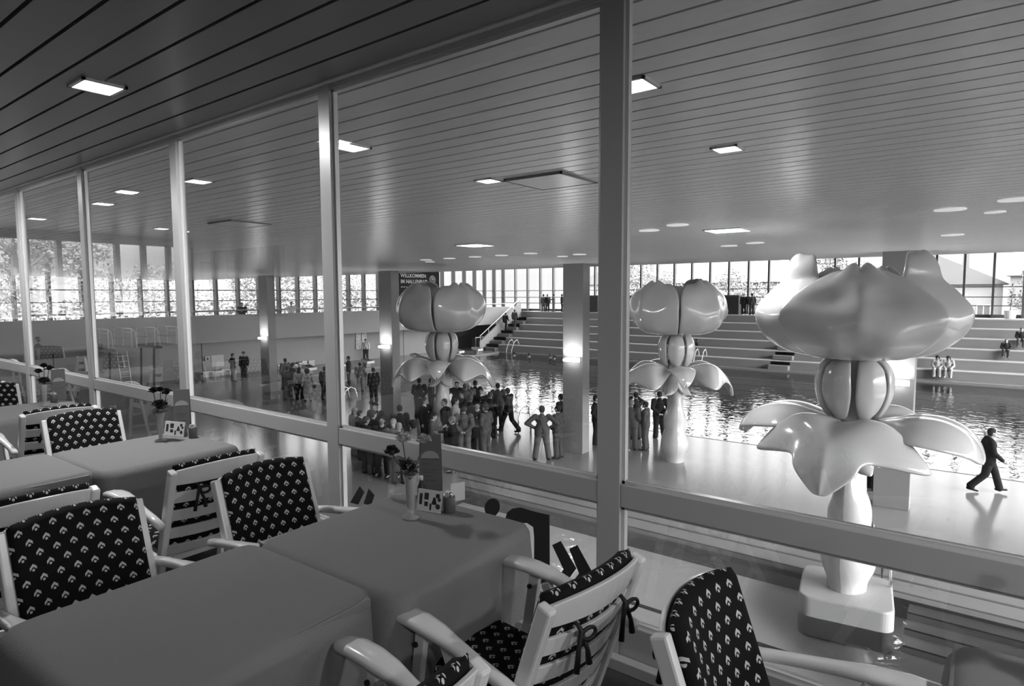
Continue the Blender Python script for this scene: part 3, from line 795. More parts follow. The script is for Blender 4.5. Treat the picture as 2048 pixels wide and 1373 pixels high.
x, y = at(420, 930); 
x, y = at(90, 812); vase(x, y, 'small glass vase of dark carnations near the frame edge on the ashtray table', [(-.05, -.02, .30, .034, 'petal'), (0, .01, .35, .034, 'petal'), (.06, .03, .33, .038, 'petal'), (.01, 0, .22, .045, 'petal')], 8)
x, y = at(119, 800); tallcard(x, y, R(78), 'dark tall menu card seen edge-on at the ashtray table')
x, y = at(132, 814); ashtray(x, y, 'clear glass ashtray beside the edge-on menu card')
x, y = at(108, 805); shaker(x, y, R(30), 'grey holder with sachets between vase and ashtray on the third table')
for (rx, nm) in ((-8.8, 'fourth'), (-11.1, 'fifth'), (.32, 'cut off corner')):
    vase(rx, 1.95, 'glass vase of dark carnations on the %s table' % nm, [(-.05, -.02, .30, .034, 'petal'), (.03, .01, .34, .034, 'petal'), (.0, 0, .23, .045, 'petal')], 9)

# ---- sign on the lower panes
def decal(name, pts, label, grp=None):
    q = [PY(px, py, G + .03) for (px, py) in pts]
    o = MB().poly([(p.x, p.z) for p in q], 'y', G + .0305, G + .0335).build(name, M['ink'], fix=True)
    return o
sg = empty('glass_sign', (0, 0, 0), 0, 'dark dot, letter and double arrow lettering on the pane beside the vase table', 'sign')
el = [(984 + 15 * math.cos(t) + 1.5 * math.sin(t), 1016 - 18.5 * math.sin(t)) for t in [2 * PI * k / 24 for k in range(24)]]
for nm, pts in (('dot', el),
    ('letter', [(1010, 1040), (1014, 1026), (1024, 1018), (1040, 1015.5), (1068, 1024), (1098.5, 1031), (1099, 1131), (1099, 1180), (1068, 1160), (1068, 1075), (1066, 1055), (1054, 1047), (1044, 1047), (1038, 1054), (1030, 1047)]),
    ('arrow', [(1104, 1091), (1121, 1083), (1152, 1138), (1122, 1180), (1106, 1165), (1127, 1140)]),
    ('arrow', [(1138, 1099), (1154, 1091), (1187, 1151), (1167, 1175), (1146, 1163), (1158, 1148)])):
    decal(nm, pts, '').parent = sg
sg = empty('glass_sign', (0, 0, 0), 0, 'tips of a dark double arrow rising above the tablecloth on the next pane', 'sign')
for pts in ([(700, 1006), (719, 973), (728, 985), (716, 1010)], [(727, 1008), (737, 978), (748, 991), (742, 1012)]): decal('arrow', pts, '').parent = sg
# ================================================================ lotus sculptures
def smooth_interp(tab, u):
    for (a, b) in zip(tab[:-1], tab[1:]):
        if u <= b[0]:
            f = (u - a[0]) / (b[0] - a[0]); return [x + (y - x) * f for x, y in zip(a[1:], b[1:])]
    return list(tab[-1][1:])
def spl(tab, u):                             # Catmull-Rom through a table (u, values...)
    n = len(tab)
    for i in range(n - 1):
        if u <= tab[i + 1][0] or i == n - 2:
            p0 = tab[max(i - 1, 0)]; p1 = tab[i]; p2 = tab[i + 1]; p3 = tab[min(i + 2, n - 1)]
            f = (u - p1[0]) / (p2[0] - p1[0]); out = []
            for k in range(1, len(p1)):
                m1 = (p2[k] - p0[k]) / max(p2[0] - p0[0], 1e-6) * (p2[0] - p1[0]); m2 = (p3[k] - p1[k]) / max(p3[0] - p1[0], 1e-6) * (p2[0] - p1[0])
                f2, f3 = f * f, f * f * f
                out.append((2 * f3 - 3 * f2 + 1) * p1[k] + (f3 - 2 * f2 + f) * m1 + (-2 * f3 + 3 * f2) * p2[k] + (f3 - f2) * m2)
            return out
def petal(name, tab, parent, az, mt, thick=.07, nu=26, nv=20, ridge=0, cup=None, notch=0, dz=None, sculpt=None):
    """tab: (u, r, z, halfwidth); cup(u) pulls the sides back towards the axis"""
    def fn(u, v):
        uu = u
        r, z, w_ = spl(tab, uu); s = 2 * v - 1; w_ = max(w_, .0)
        y = s * w_
        rr = r - (cup(uu) if cup else 0) * s * s + ridge * (1 - abs(s)) ** 2 * math.sin(PI * min(1, uu * 1.02))
        if sculpt: rr += sculpt(uu, s)
        zz = z
        if notch: zz += notch * (math.sin(PI * min(1, abs(s) * 1.6)) - .0) * max(0, (uu - .72) / .28) ** 1.5
        if dz: zz += dz(uu, s)
        return (rr, y, zz)
    m = MB(); m.grid(fn, nu, nv)
    o = m.build(name, mt, parent, smooth=True)
    o.rotation_euler = (0, 0, az)
    sol = o.modifiers.new('thickness', 'SOLIDIFY'); sol.thickness = thick; sol.offset = 0
    sb = o.modifiers.new('round', 'SUBSURF'); sb.levels = 1; sb.render_levels = 1
    return o
LW = M['whitegloss']
# broad cup petals with a double hump at the rim
TA = [(0, .10, .02, .14), (.10, .42, .02, .34), (.25, .98, .10, .66), (.42, 1.42, .42, .98), (.55, 1.52, .74, 1.08), (.70, 1.34, 1.00, .90), (.85, 1.08, 1.24, .62), (.95, .92, 1.37, .38), (1, .86, 1.41, .24)]
# rounder upright petals
TD = [(0, .10, .02, .14), (.10, .42, .02, .34), (.25, .92, .08, .64), (.42, 1.30, .38, .90), (.55, 1.46, .72, 1.00), (.70, 1.42, 1.06, .98), (.85, 1.24, 1.34, .80), (.95, 1.04, 1.50, .54), (1, .96, 1.53, .36)]
# petals that end in a rounded knob
TB = [(0, .10, .02, .14), (.10, .42, .03, .34), (.25, .98, .12, .66), (.42, 1.40, .45, .95), (.55, 1.54, .78, 1.02), (.68, 1.36, 1.08, .76), (.78, 1.18, 1.24, .60), (.84, 1.14, 1.33, .50), (.91, 1.12, 1.50, .50), (.97, 1.04, 1.66, .36), (1, .98, 1.71, .14)]
# inner petals filling the cup
TC = [(0, .08, .06, .12), (.2, .48, .20, .40), (.5, .92, .66, .72), (.8, .74, 1.12, .46), (.95, .56, 1.38, .30), (1, .48, 1.44, .16)]
# drooping lower leaves with two side lobes
TL = [(0, .16, 0, .12), (.08, .34, .02, .50), (.18, .62, .07, 1.05), (.28, .88, .08, 1.30), (.38, 1.12, .03, 1.02), (.47, 1.32, -.07, .66), (.58, 1.48, -.22, .50), (.72, 1.62, -.44, .43), (.86, 1.72, -.70, .21), (.95, 1.76, -.82, .09), (1, 1.77, -.84, .02)]
# flat reaching leaves
TF = [(0, .16, 0, .12), (.08, .38, .04, .40), (.20, .76, .12, .80), (.34, 1.16, .19, .98), (.50, 1.56, .18, .92), (.66, 1.88, .08, .76), (.80, 2.08, -.08, .56), (.92, 2.18, -.28, .30), (1, 2.20, -.40, .04)]
# big sepal between flower and leaves
TS = [(0, .30, -.03, .07), (.10, .44, -.08, .16), (.30, .54, -.28, .225), (.55, .55, -.55, .245), (.78, .49, -.80, .19), (.93, .40, -.97, .10), (1, .34, -1.03, .015)]
# small drooping bracts round the stem
TU = [(0, .12, 0, .14), (.25, .28, -.10, .24), (.6, .34, -.38, .28), (.85, .44, -.60, .20), (1, .56, -.70, .08)]
def lotus(x, y, zneck, zfoot, rot, label, R_=1.0, kinds='ABAB', leaves='LFLF', prot=0, srot=0, FR=.8, azs=None):
    t = empty('lotus_sculpture', (x, y, zneck), rot, label, 'sculpture', 'giant white lotus sculptures')
    H = zneck - zfoot
    for k in range(4):
        tab = {'A': TA, 'B': TB, 'D': TD}[kinds[k]]
        tab = [(a, r * R_, z, w_ * R_ * (1.02 if k == 0 and kinds[k] == 'A' else 1)) for (a, r, z, w_) in tab]
        if k % 2: tab = [(a, r * (.93 if azs else .985), z, w_) for (a, r, z, w_) in tab]
        petal('petal', tab, t, (azs[k] if azs else k * PI / 2) + prot, LW, ridge=.10, cup=lambda u, q=(.55 if azs and k == 0 else 1): q * (.16 + .34 * math.sin(PI * min(1, u * .95)) - .16 * (1 - u)), notch=.13 if kinds[k] in 'AD' else .03,
              sculpt=lambda u, s, g=(1.6 if azs and k == 0 else 1): .05 * (1 - abs(s)) ** 8 * math.sin(PI * u) + g * .13 * math.exp(-((u - .33) / .14) ** 2 - ((abs(s) - .38) / .3) ** 2) - g * .11 * math.exp(-((u - .66) / .12) ** 2 - ((abs(s) - .35) / .35) ** 2))
    for k in range(4): petal('inner_petal', [(a, r * R_, z, w_ * R_) for (a, r, z, w_) in TC], t, k * PI / 2 + PI / 4 + prot, LW, ridge=.03, cup=lambda u: .26 * math.sin(PI * u), notch=.06)
    for k in range(6): petal('sepal', TS, t, k * PI / 3 + srot, LW, thick=.07, nu=16, nv=10, cup=lambda u: .07, ridge=.015)
    MB().lathe([(.30, .10), (.36, 0), (.33, -.12), (.24, -.45), (.24, -.8), (.30, -1.05), (.32, -1.15), (.24, -1.35)], 24).build('core', M['lotus_core'], t, smooth=True)
    zl = -1.13
    for k in range(4):
        kind = leaves[k]
        if kind == 'N': o = petal('leaf', [(a, r * .62, z * .8, w_ * .42) for (a, r, z, w_) in TF], t, k * PI / 2, LW, thick=.06, ridge=.02, dz=lambda u, s: -.10 * s * s)
        elif kind == 'L': o = petal('leaf', TL, t, k * PI / 2 + .0, LW, thick=.06, ridge=.05, sculpt=lambda u, s: .04 * (1 - abs(s)) ** 6 * math.sin(PI * u), dz=lambda u, s: (.16 * math.sin(PI * min(1, abs(s) * 1.15)) - .44 * s ** 4 - .05 * s * s) * math.exp(-((u - .28) / .2) ** 2) - .10 * s * s * math.sin(PI * u))
        else: o = petal('leaf', [(a, r * FR, z, w_) for (a, r, z, w_) in TF], t, k * PI / 2 + .0, LW, thick=.06, ridge=-.03, dz=lambda u, s: (-.30 * s * s - .10 * s ** 4 + .12 * abs(s)) * math.sin(PI * u))
        o.location = (0, 0, zl)
    for k in range(4):
        o = petal('bract', TU, t, k * PI / 2 + PI / 4, LW, thick=.05, nu=12, nv=8, cup=lambda u: .14); o.location = (0, 0, zl - .08)
    # stem: slim three ribbed shaft, then the swelling sheath at the foot
    m = MB(); zs = -H
    m.lathe([(.22, zl), (.22, zl - .5), (.24, zs + 1.75), (.26, zs + 1.2), (.26, zs + .9)], 36, lobes=3, amp=.10); m.build('stem', LW, t, smooth=True)
    m = MB()
    def sh(u, v):
        a = v * 2 * PI; z = zs + 1.9 * u - .05
        r = spl([(0, .30), (.1, .32), (.25, .42), (.42, .41), (.58, .32), (.72, .34), (.85, .33), (1, .24)], u)[0]
        top = .22 * math.cos(2 * a) * u * u
        return (r * math.cos(a) * (1 + .05 * math.cos(3 * a)), r * math.sin(a) * (1 + .05 * math.cos(3 * a)), z + top)
    m.grid(sh, 24, 36)
    m.build('sheath', LW, t, smooth=True)
    return t
M['plinth'] = mat('plinth_paint', .36, .5); M['lotus_core'] = mat('lotus_core_lacquer', .4, .3)
c = P(1692, 1166, D + .24); c = c * (11.9 / c.y); th = math.atan2(0 - c.y, 0 - c.x)
big = lotus(c.x, c.y, .62, D + .24, th + R(-13), 'largest white lotus sculpture, on a round-cornered block in the shallow pool', 1.03, 'ABAB', 'LFLF', R(15), R(43), .82, (0, R(73), PI, R(-73)))
blk = MB(); s_ = .71; cr_ = .2
outl = []
for (cx, cy, a0) in ((s_ - cr_, s_ - cr_, 0), (-(s_ - cr_), s_ - cr_, PI / 2), (-(s_ - cr_), -(s_ - cr_), PI), (s_ - cr_, -(s_ - cr_), 1.5 * PI)):
    for k in range(9): a = a0 + k / 8 * PI / 2; outl.append((cx + cr_ * math.cos(a), cy + cr_ * math.sin(a)))
blk.poly(outl, 'z', D - .46, D + .24)
o = blk.build('plinth', M['plinth'] if 'plinth' in M else mat('plinth_paint', .6, .5), loc=(c.x, c.y, 0), bevel=.03, fix=True); o.rotation_euler = (0, 0, R(8))
tag(o, 'round-cornered pale block standing in the shallow pool under the largest lotus', 'plinth')
c = P(1349, 922, D); th = math.atan2(-c.y, -c.x)
lotus(c.x, c.y, .43, D, th + R(12), 'white lotus sculpture on the deck beside the man holding hands behind him', 1.02, 'DBDD', 'NLFL', R(36), R(-12))
c = P(886, 893, D); th = math.atan2(-c.y, -c.x)
lotus(c.x, c.y, .43, D, th + R(-8), 'white lotus sculpture rising out of the crowd, before the score board', 1.06, 'DDBD', 'NLFL', R(42), R(14))
# ================================================================ people
def capsule(m, p, q, r0, r1, n=12, k=5):
    p = Vector(p); q = Vector(q); d = q - p; L = d.length
    if L < 1e-5: return m.ell(p, (r0, r0, r0), 8, n)
    d.normalize(); a = d.orthogonal().normalized(); b = d.cross(a); vs = []; fs = []; rings = []
    for i in range(k): t = -PI / 2 + PI / 2 * i / k; rings.append((p + d * r0 * math.sin(t), max(r0 * math.cos(t), r0 * .04)))
    rings.append((p, r0)); rings.append((q, r1))
    for i in range(1, k + 1): t = PI / 2 * i / k; rings.append((q + d * r1 * math.sin(t), max(r1 * math.cos(t), r1 * .04)))
    m.tube  # rings closed by caps
    for (c, r) in rings:
        for j in range(n): t = 2 * PI * j / n; vs.append(c + (a * math.cos(t) + b * math.sin(t)) * r)
    for i in range(len(rings) - 1):
        for j in range(n): fs.append((i * n + j, i * n + (j + 1) % n, (i + 1) * n + (j + 1) % n, (i + 1) * n + j))
    fs += [tuple(range(n))[::-1], tuple((len(rings) - 1) * n + j for j in range(n))]
    return m.add(vs, fs)
def fuse(m, name, voxel, sm=2):
    """merge overlapping closed shapes into one continuous skin"""
    me = m.mesh('tmp', M['black']); o = bpy.data.objects.new('tmp', me); COL.objects.link(o)
    r = o.modifiers.new('r', 'REMESH'); r.mode = 'VOXEL'; r.voxel_size = voxel; r.use_smooth_shade = True
    s = o.modifiers.new('s', 'SMOOTH'); s.factor = .5; s.iterations = sm
    dg = bpy.context.evaluated_depsgraph_get(); dg.update()
    out = bpy.data.meshes.new_from_object(o.evaluated_get(dg)); out.name = name
    for p in out.polygons: p.use_smooth = True
    bpy.data.objects.remove(o); bpy.data.meshes.remove(me)
    return out
# joints of a 1.75 m figure facing +x; +y is its left side
def joints(pose):
    J = dict(pel=(0, 0, .94), waist=(-.005, 0, 1.10), chest=(.0, 0, 1.30), neck=(-.01, 0, 1.48), head=(.02, 0, 1.625))
    for s, k in ((1, 'l'), (-1, 'r')):
        J['sh' + k] = (-.01, s * .185, 1.42); J['el' + k] = (-.03, s * .235, 1.13); J['wr' + k] = (.03, s * .24, .89); J['ha' + k] = (.05, s * .235, .81)
        J['hip' + k] = (0, s * .09, .90); J['kn' + k] = (.015, s * .10, .49); J['an' + k] = (-.02, s * .115, .09); J['to' + k] = (.12, s * .145, .03)
    U = J.update
    if pose == 'hips':
        for s, k in ((1, 'l'), (-1, 'r')): U({'el' + k: (-.10, s * .43, 1.20), 'wr' + k: (.02, s * .22, 1.04), 'ha' + k: (.07, s * .15, 1.02), 'an' + k: (-.02, s * .19, .09), 'kn' + k: (.01, s * .14, .49), 'to' + k: (.12, s * .23, .03)})
    elif pose == 'behind':
        for s, k in ((1, 'l'), (-1, 'r')): U({'el' + k: (-.12, s * .25, 1.15), 'wr' + k: (-.19, s * .08, .96), 'ha' + k: (-.20, s * .0, .92)})
        U(dict(anr=(-.02, -.15, .09), tor=(.12, -.19, .03)))
    elif pose == 'folded':
        for s, k in ((1, 'l'), (-1, 'r')): U({'el' + k: (.05, s * .235, 1.14), 'wr' + k: (.21, s * .05, 1.16 + s * .02), 'ha' + k: (.20, -s * .06, 1.17 + s * .02)})
    elif pose == 'front':
        for s, k in ((1, 'l'), (-1, 'r')): U({'el' + k: (-.02, s * .245, 1.13), 'wr' + k: (.16, s * .09, .98), 'ha' + k: (.19, s * .02, .96)})
    elif pose == 'talk':
        U(dict(ell=(.06, .25, 1.15), wrl=(.28, .17, 1.22), hal=(.35, .14, 1.26), elr=(-.04, -.24, 1.13), wrr=(.12, -.21, .95), har=(.14, -.17, .90), anr=(.06, -.12, .09), tor=(.20, -.15, .03), knr=(.06, -.1, .49)))
    elif pose == 'reach':
        U(dict(elr=(.16, -.26, 1.22), wrr=(.42, -.22, 1.20), har=(.50, -.20, 1.20)))
    elif pose == 'camera':
        for s, k in ((1, 'l'), (-1, 'r')): U({'el' + k: (.10, s * .32, 1.26), 'wr' + k: (.22, s * .10, 1.52), 'ha' + k: (.22, s * .06, 1.58)})
    elif pose == 'walk':
        U(dict(hipl=(.02, .09, .90), knl=(.16, .09, .52), anl=(.25, .10, .13), tol=(.38, .11, .09), hipr=(-.01, -.09, .90), knr=(-.08, -.1, .50), anr=(-.36, -.1, .14), tor=(-.24, -.1, .04),
               ell=(-.14, .24, 1.15), wrl=(-.14, .25, .90), hal=(-.12, .25, .82), elr=(.05, -.24, 1.13), wrr=(.22, -.22, .95), har=(.28, -.21, .90), head=(.05, 0, 1.615), neck=(.01, 0, 1.48)))
    elif pose == 'climb':
        U(dict(knl=(.28, .09, .72), anl=(.20, .1, .33), tol=(.33, .11, .28), knr=(.0, -.1, .49), anr=(-.10, -.1, .09), tor=(.03, -.1, .03), head=(.09, 0, 1.60), neck=(.06, 0, 1.46), chest=(.05, 0, 1.29)))
        U(dict(shl=(.05, .185, 1.41), shr=(.05, -.185, 1.41), ell=(.0, .24, 1.13), elr=(.08, -.24, 1.13), wrr=(.2, -.24, .95), har=(.25, -.24, .92)))
    elif pose == 'sit':
        dz = -.44
        for k in ('pel', 'waist', 'chest', 'neck', 'head'): J[k] = (J[k][0], J[k][1], J[k][2] + dz)
        for s, k in ((1, 'l'), (-1, 'r')):
            U({'sh' + k: (-.01, s * .185, 1.42 + dz), 'el' + k: (.02, s * .24, 1.14 + dz), 'wr' + k: (.24, s * .14, 1.04 + dz), 'ha' + k: (.30, s * .10, 1.03 + dz), 'hip' + k: (0, s * .09, .90 + dz), 'kn' + k: (.40, s * .12, .50), 'an' + k: (.36, s * .12, .09), 'to' + k: (.50, s * .14, .03)})
    return {k: Vector(v) for k, v in J.items()}
def hand(m, w, h, s):
    w = Vector(w); h = Vector(h); d = (h - w).normalized(); lat = Vector((1, 0, 0)) - d * d.x
    if lat.length < .2: lat = Vector((0, 0, 1)) - d * d.z
    lat.normalize(); nrm = d.cross(lat)
    capsule(m, w, w + d * .05, .026, .030); 
    for k in range(4):
        o = (k - 1.5) * .019; L = (.062, .072, .068, .054)[k]
        b0 = w + d * .085 + lat * o; b1 = b0 + d * L * .55 + nrm * .006 * s; b2 = b1 + d * L * .4 + nrm * .022 * s
        capsule(m, w + d * .04 + lat * o * .7, b0, .013, .0105, 8, 3); capsule(m, b0, b1, .0105, .0095, 8, 3); capsule(m, b1, b2, .0095, .0085, 8, 3)
    t0 = w + d * .03 + lat * .022; capsule(m, t0, t0 + d * .045 + lat * .035 + nrm * .01 * s, .013, .010, 8, 3)
PM = {}
def parts(pose):
    if pose in PM: return PM[pose]
    J = joints(pose); out = {}
    m = MB()                                            # one continuous body
    def ellp(c, r): m.ell(c, r, 12, 16)
    capsule(m, J['pel'], J['waist'], .115, .105); capsule(m, J['waist'], J['chest'], .105, .12)
    for s, k in ((1, 'l'), (-1, 'r')):
        c = J['chest']; capsule(m, c + Vector((0, s * .05, 0)), J['sh' + k] - Vector((0, s * .05, .03)), .10, .065)
        capsule(m, J['waist'] + Vector((0, s * .03, 0)), J['pel'] + Vector((0, s * .06, 0)), .095, .105)
        capsule(m, J['sh' + k], J['el' + k], .055, .040); capsule(m, J['el' + k], J['wr' + k], .040, .026); hand(m, J['wr' + k], J['ha' + k], s)
        capsule(m, J['hip' + k], J['kn' + k], .085, .056); capsule(m, J['kn' + k], J['an' + k], .056, .038); capsule(m, J['an' + k] - Vector((.02, 0, .02)), J['to' + k] + Vector((.03, 0, .02)), .04, .03)
    capsule(m, J['neck'] - Vector((.01, 0, .05)), J['head'] - Vector((.01, 0, .05)), .058, .052)
    h = J['head']; ellp(h + Vector((-.005, 0, .025)), (.092, .073, .095)); ellp(h + Vector((.022, 0, -.045)), (.062, .055, .068))
    capsule(m, h + Vector((.080, 0, .01)), h + Vector((.100, 0, -.022)), .010, .014, 8, 3)       # nose
    capsule(m, h + Vector((.072, -.035, .030)), h + Vector((.072, .035, .030)), .014, .014, 8, 3)   # brow
    capsule(m, h + Vector((.072, -.018, -.055)), h + Vector((.072, .018, -.055)), .011, .011, 8, 3)  # lips
    capsule(m, h + Vector((.055, 0, -.095)), h + Vector((.066, 0, -.095)), .018, .016, 8, 3)       # chin
    for s in (-1, 1): ellp(h + Vector((-.005, s * .077, -.005)), (.020, .010, .030))
    out['body'] = fuse(m, 'body', .0095)
    def cloth(fn, name, vox=.014, sm=3):
        q = MB(); fn(q); out[name] = fuse(q, name, vox, sm)
    def jacket(q, short=False, slim=0):
        capsule(q, J['waist'], J['chest'], .138 - slim, .152 - slim)
        for s, k in ((1, 'l'), (-1, 'r')):
            c = J['chest']; capsule(q, c + Vector((0, s * .055, -.02)), J['sh' + k] - Vector((0, s * .02, .035)), .125 - slim, .085)
            capsule(q, J['waist'] + Vector((0, s * .045, 0)), J['pel'] + Vector((0, s * .085, .0)), .130 - slim, .135 - slim)
            if not short and pose != 'sit': capsule(q, J['pel'] + Vector((0, s * .075, .0)), J['pel'] + Vector((0, s * .09, -.09)), .135, .130)
            capsule(q, J['sh' + k], J['el' + k], .084, .068); capsule(q, J['el' + k], J['wr' + k], .066, .050)
        capsule(q, J['neck'] - Vector((.012, 0, .06)), J['neck'] - Vector((.012, 0, .025)), .095, .072)
    cloth(lambda q: jacket(q), 'jacket'); cloth(lambda q: jacket(q, True, .012), 'blouse')
    def trousers(q):
        capsule(q, J['pel'] + Vector((0, -.05, .05)), J['pel'] + Vector((0, .05, .05)), .118, .118)
        for s, k in ((1, 'l'), (-1, 'r')):
            capsule(q, J['hip' + k], J['kn' + k], .118, .088); a = J['an' + k]; capsule(q, J['kn' + k], a + Vector((0, 0, .03)), .084, .086); capsule(q, a + Vector((0, 0, .03)), a + Vector((.01, 0, -.02)), .082, .082)
    cloth(trousers, 'trousers')
    def skirt(q):
        jacket(q, True, .012)
        for k in range(12):
            a = 2 * PI * k / 12; capsule(q, J['pel'] + Vector((.05 * math.cos(a), .07 * math.sin(a), 0)), (.11 * math.cos(a), .15 * math.sin(a), .50), .10, .07)
    if pose in ('stand', 'folded', 'front'): cloth(skirt, 'dress')
    q = MB()
    for k in 'lr': 
        a, t = J['an' + k], J['to' + k]; capsule(q, a + Vector((-.045, 0, -.045)), t + Vector((.02, 0, .008)), .045, .036); 
    out['shoes'] = fuse(q, 'shoes', .010, 2)
    q = MB()
    q.ell(h + Vector((-.020, 0, .040)), (.098, .084, .098), 10, 16); q.ell(h + Vector((-.045, 0, -.01)), (.068, .078, .085), 10, 16)
    out['hair'] = fuse(q, 'hair', .012, 1)
    q = MB(); q.ell(h + Vector((-.025, 0, .035)), (.122, .115, .115), 10, 16); q.ell(h + Vector((-.05, 0, -.05)), (.085, .105, .10), 10, 16)
    out['curls'] = fuse(q, 'hair', .014, 1)
    q = MB(); q.ell(h + Vector((-.03, 0, .03)), (.105, .092, .11), 10, 16); q.ell(h + Vector((-.06, 0, -.12)), (.06, .09, .14), 10, 16)
    out['long'] = fuse(q, 'hair', .014, 1)
    q = MB(); q.lathe([(.001, .005), (.125, 0), (.128, .008), (.088, .016), (.084, .075), (.05, .10), (.001, .102)], 20, c=tuple(h + Vector((-.005, 0, .055)))); out['hat'] = q.mesh('hat', M['black'], True)
    q = MB(); q.ell(h + Vector((-.015, 0, .03)), (.112, .098, .115), 10, 16); q.ell(h + Vector((-.04, 0, -.06)), (.085, .088, .10), 10, 16); out['scarf'] = fuse(q, 'headscarf', .012, 1)
    n_ = J['neck']; c = J['chest']
    q = MB(); capsule(q, n_ + Vector((.045, 0, -.055)), c + Vector((.108, 0, -.04)), .042, .044); capsule(q, n_ + Vector((-.006, 0, -.01)), n_ + Vector((.004, 0, .022)), .066, .060); out['shirt'] = fuse(q, 'shirt', .010, 1)
    q = MB(); q.bar(n_ + Vector((.090, 0, -.03)), c + Vector((.152, 0, -.09)), .045, .012); out['tie'] = q.mesh('tie', M['black'])
    e = MB()
    e.ell(h + Vector((.0785, .028, .008)), (.009, .012, .007), 6, 8); out['eye_l'] = e.mesh('eye', M['black'], True)
    e = MB(); e.ell(h + Vector((.0785, -.028, .008)), (.009, .012, .007), 6, 8); out['eye_r'] = e.mesh('eye', M['black'], True)
    PM[pose] = out
    return out
CL = {}
def clothm(v, kind='cloth'):
    k = (kind, v)
    if k not in CL: CL[k] = mat('%s_%s' % ({'cloth': 'suit_cloth', 'skin': 'skin', 'hair': 'hair'}[kind], int(v * 1000)), v, .85 if kind != 'skin' else .55, .2, noise=.12 if kind == 'cloth' else 0, scale=40)
    return CL[k]
def check_mat():
    m, t, p = new_mat('checked_dress_cloth'); tc = t.nodes.new('ShaderNodeTexCoord'); b = t.nodes.new('ShaderNodeTexBrick'); b.offset = 0
    b.inputs['Scale'].default_value = 9; b.inputs['Color1'].default_value = g3(.42); b.inputs['Color2'].default_value = g3(.36); b.inputs['Mortar'].default_value = g3(.12); b.inputs['Mortar Size'].default_value = .03
    b.inputs['Brick Width'].default_value = .6; b.inputs['Row Height'].default_value = .6
    mp = t.nodes.new('ShaderNodeMapping'); mp.inputs['Rotation'].default_value = (PI / 2, 0, PI / 2); t.links.new(tc.outputs['Object'], mp.inputs[0]); t.links.new(mp.outputs[0], b.inputs['Vector']); t.links.new(b.outputs['Color'], p.inputs['Base Color']); return m
M['check'] = check_mat()
def put(name, me, mt, par):
    o = bpy.data.objects.new(name, me); COL.objects.link(o); o.parent = par
    if not me.materials: me.materials.append(M['black'])
    o.material_slots[0].link = 'OBJECT'; o.material_slots[0].material = mt
    return o
def person(p, z, face, label, pose='stand', top=.05, leg=None, hair='hair', hc=.03, h=1.75, group=None, outfit='jacket', shirt=False, skin=.36, shoe=.015):
    """p: (x, y) on the level z. face: world heading in degrees, 0 = +x"""
    k = h / 1.75
    if isinstance(top, float) and top < .25: top *= .6
    if leg is not None and leg < .28: leg *= .6
    t = empty('person', (p[0], p[1], z), R(face), label, 'person', group); t.scale = (k * 1.08, k * 1.15, k)
    A = parts(pose); leg = top if leg is None else leg
    sk = clothm(skin, 'skin')
    put('body', A['body'], sk, t)
    if outfit == 'dress': put('dress', A['dress'], M['check'] if top == 'check' else clothm(top), t)
    elif outfit == 'swim':
        put('trousers', A['trousers'], clothm(leg), t) if leg >= 0 and pose != 'sit' else None
    else:
        put(outfit, A[outfit], clothm(top), t); put('trousers', A['trousers'], clothm(leg), t)
    if shoe is not None: put('shoes', A['shoes'], clothm(shoe), t)
    if hair: put({'curls': 'hair', 'long': 'hair', 'scarf': 'headscarf'}.get(hair, hair), A[hair], clothm(hc, 'hair'), t)
    if hair == 'hat': put('hair', A['hair'], clothm(.05, 'hair'), t)
    if shirt: put('shirt', A['shirt'], clothm(.7), t); put('tie', A['tie'], clothm(.02), t)
    put('eye', A['eye_l'], M['black'], t); put('eye', A['eye_r'], M['black'], t)
    return t
def foot(px, py, z=D): p = P(px, py, z); return (p.x, p.y)
def headp(px, py, h=1.75, z=D): p = P(px, py, z + h); return (p.x, p.y)
VIEW = 90 + 37.3                             # heading of the camera's line of sight
def facing(pxl, off):                        # off: 0 away from the camera, 180 towards it, 90 to the picture's left
    a = math.degrees(math.atan((pxl - 1024) / F)); return VIEW - a + off
def who(px, py, off, label, by='foot', **k):
    h = k.get('h', 1.75); z = k.pop('z', D)
    p = foot(px, py, z) if by == 'foot' else headp(px, py, h, z)
    return person(p, z, facing(px, off), label, **k)
# couples and single guests on the far side of the deck
who(467, 763, -80, 'man in black jacket and light trousers with hands on hips, by the small notice', pose='hips', top=.012, leg=.22)
who(489, 759, 150, 'man in grey suit and cap beside the man with hands on hips', pose='stand', top=.05, leg=.13, hair='hat', hc=.04)
who(577, 801, -20, 'man in plain grey suit, arms folded, by the slim column', pose='folded', top=.14, leg=.13)
who(586, 792, -60, 'man in dark suit and hat striding behind the grey suited man', pose='walk', top=.05, hair='hat', hc=.03)
who(572, 778, 20, 'man in light jacket half hidden behind the hatted man', pose='stand', top=.2, leg=.06)
who(600, 801, -20, 'woman in white blouse and dark trousers with long dark hair', outfit='blouse', top=.55, leg=.015, hair='long', hc=.02, h=1.68)
t = who(616, 803, 15, 'woman in checked coat dress with short dark curls and a handbag', outfit='dress', top='check', hair='curls', hc=.02, h=1.65)
MB().box((-.14, -.36, .68), (.10, -.27, .86)).build('handbag', M['black'], t, bevel=.02)
who(660, 806, 10, 'man in grey suit beside the post, past the checked dress', pose='stand', top=.12, leg=.12)
who(651, 800, -30, 'man in mid grey suit partly behind the guest by the post', pose='stand', top=.10, leg=.10, h=1.7)
who(721, 784, 20, 'boy in brown pullover standing at the pool edge with his back turned', pose='front', outfit='blouse', top=.16, leg=.20, h=1.62)
who(724, 720, 170, 'youth in white shirt and dark shorts under the swimming clock', pose='stand', outfit='blouse', top=.75, leg=.05, shoe=None, h=1.75)
who(748, 806, 30, 'man in dark suit beside the column with the crowd', pose='stand', top=.03)
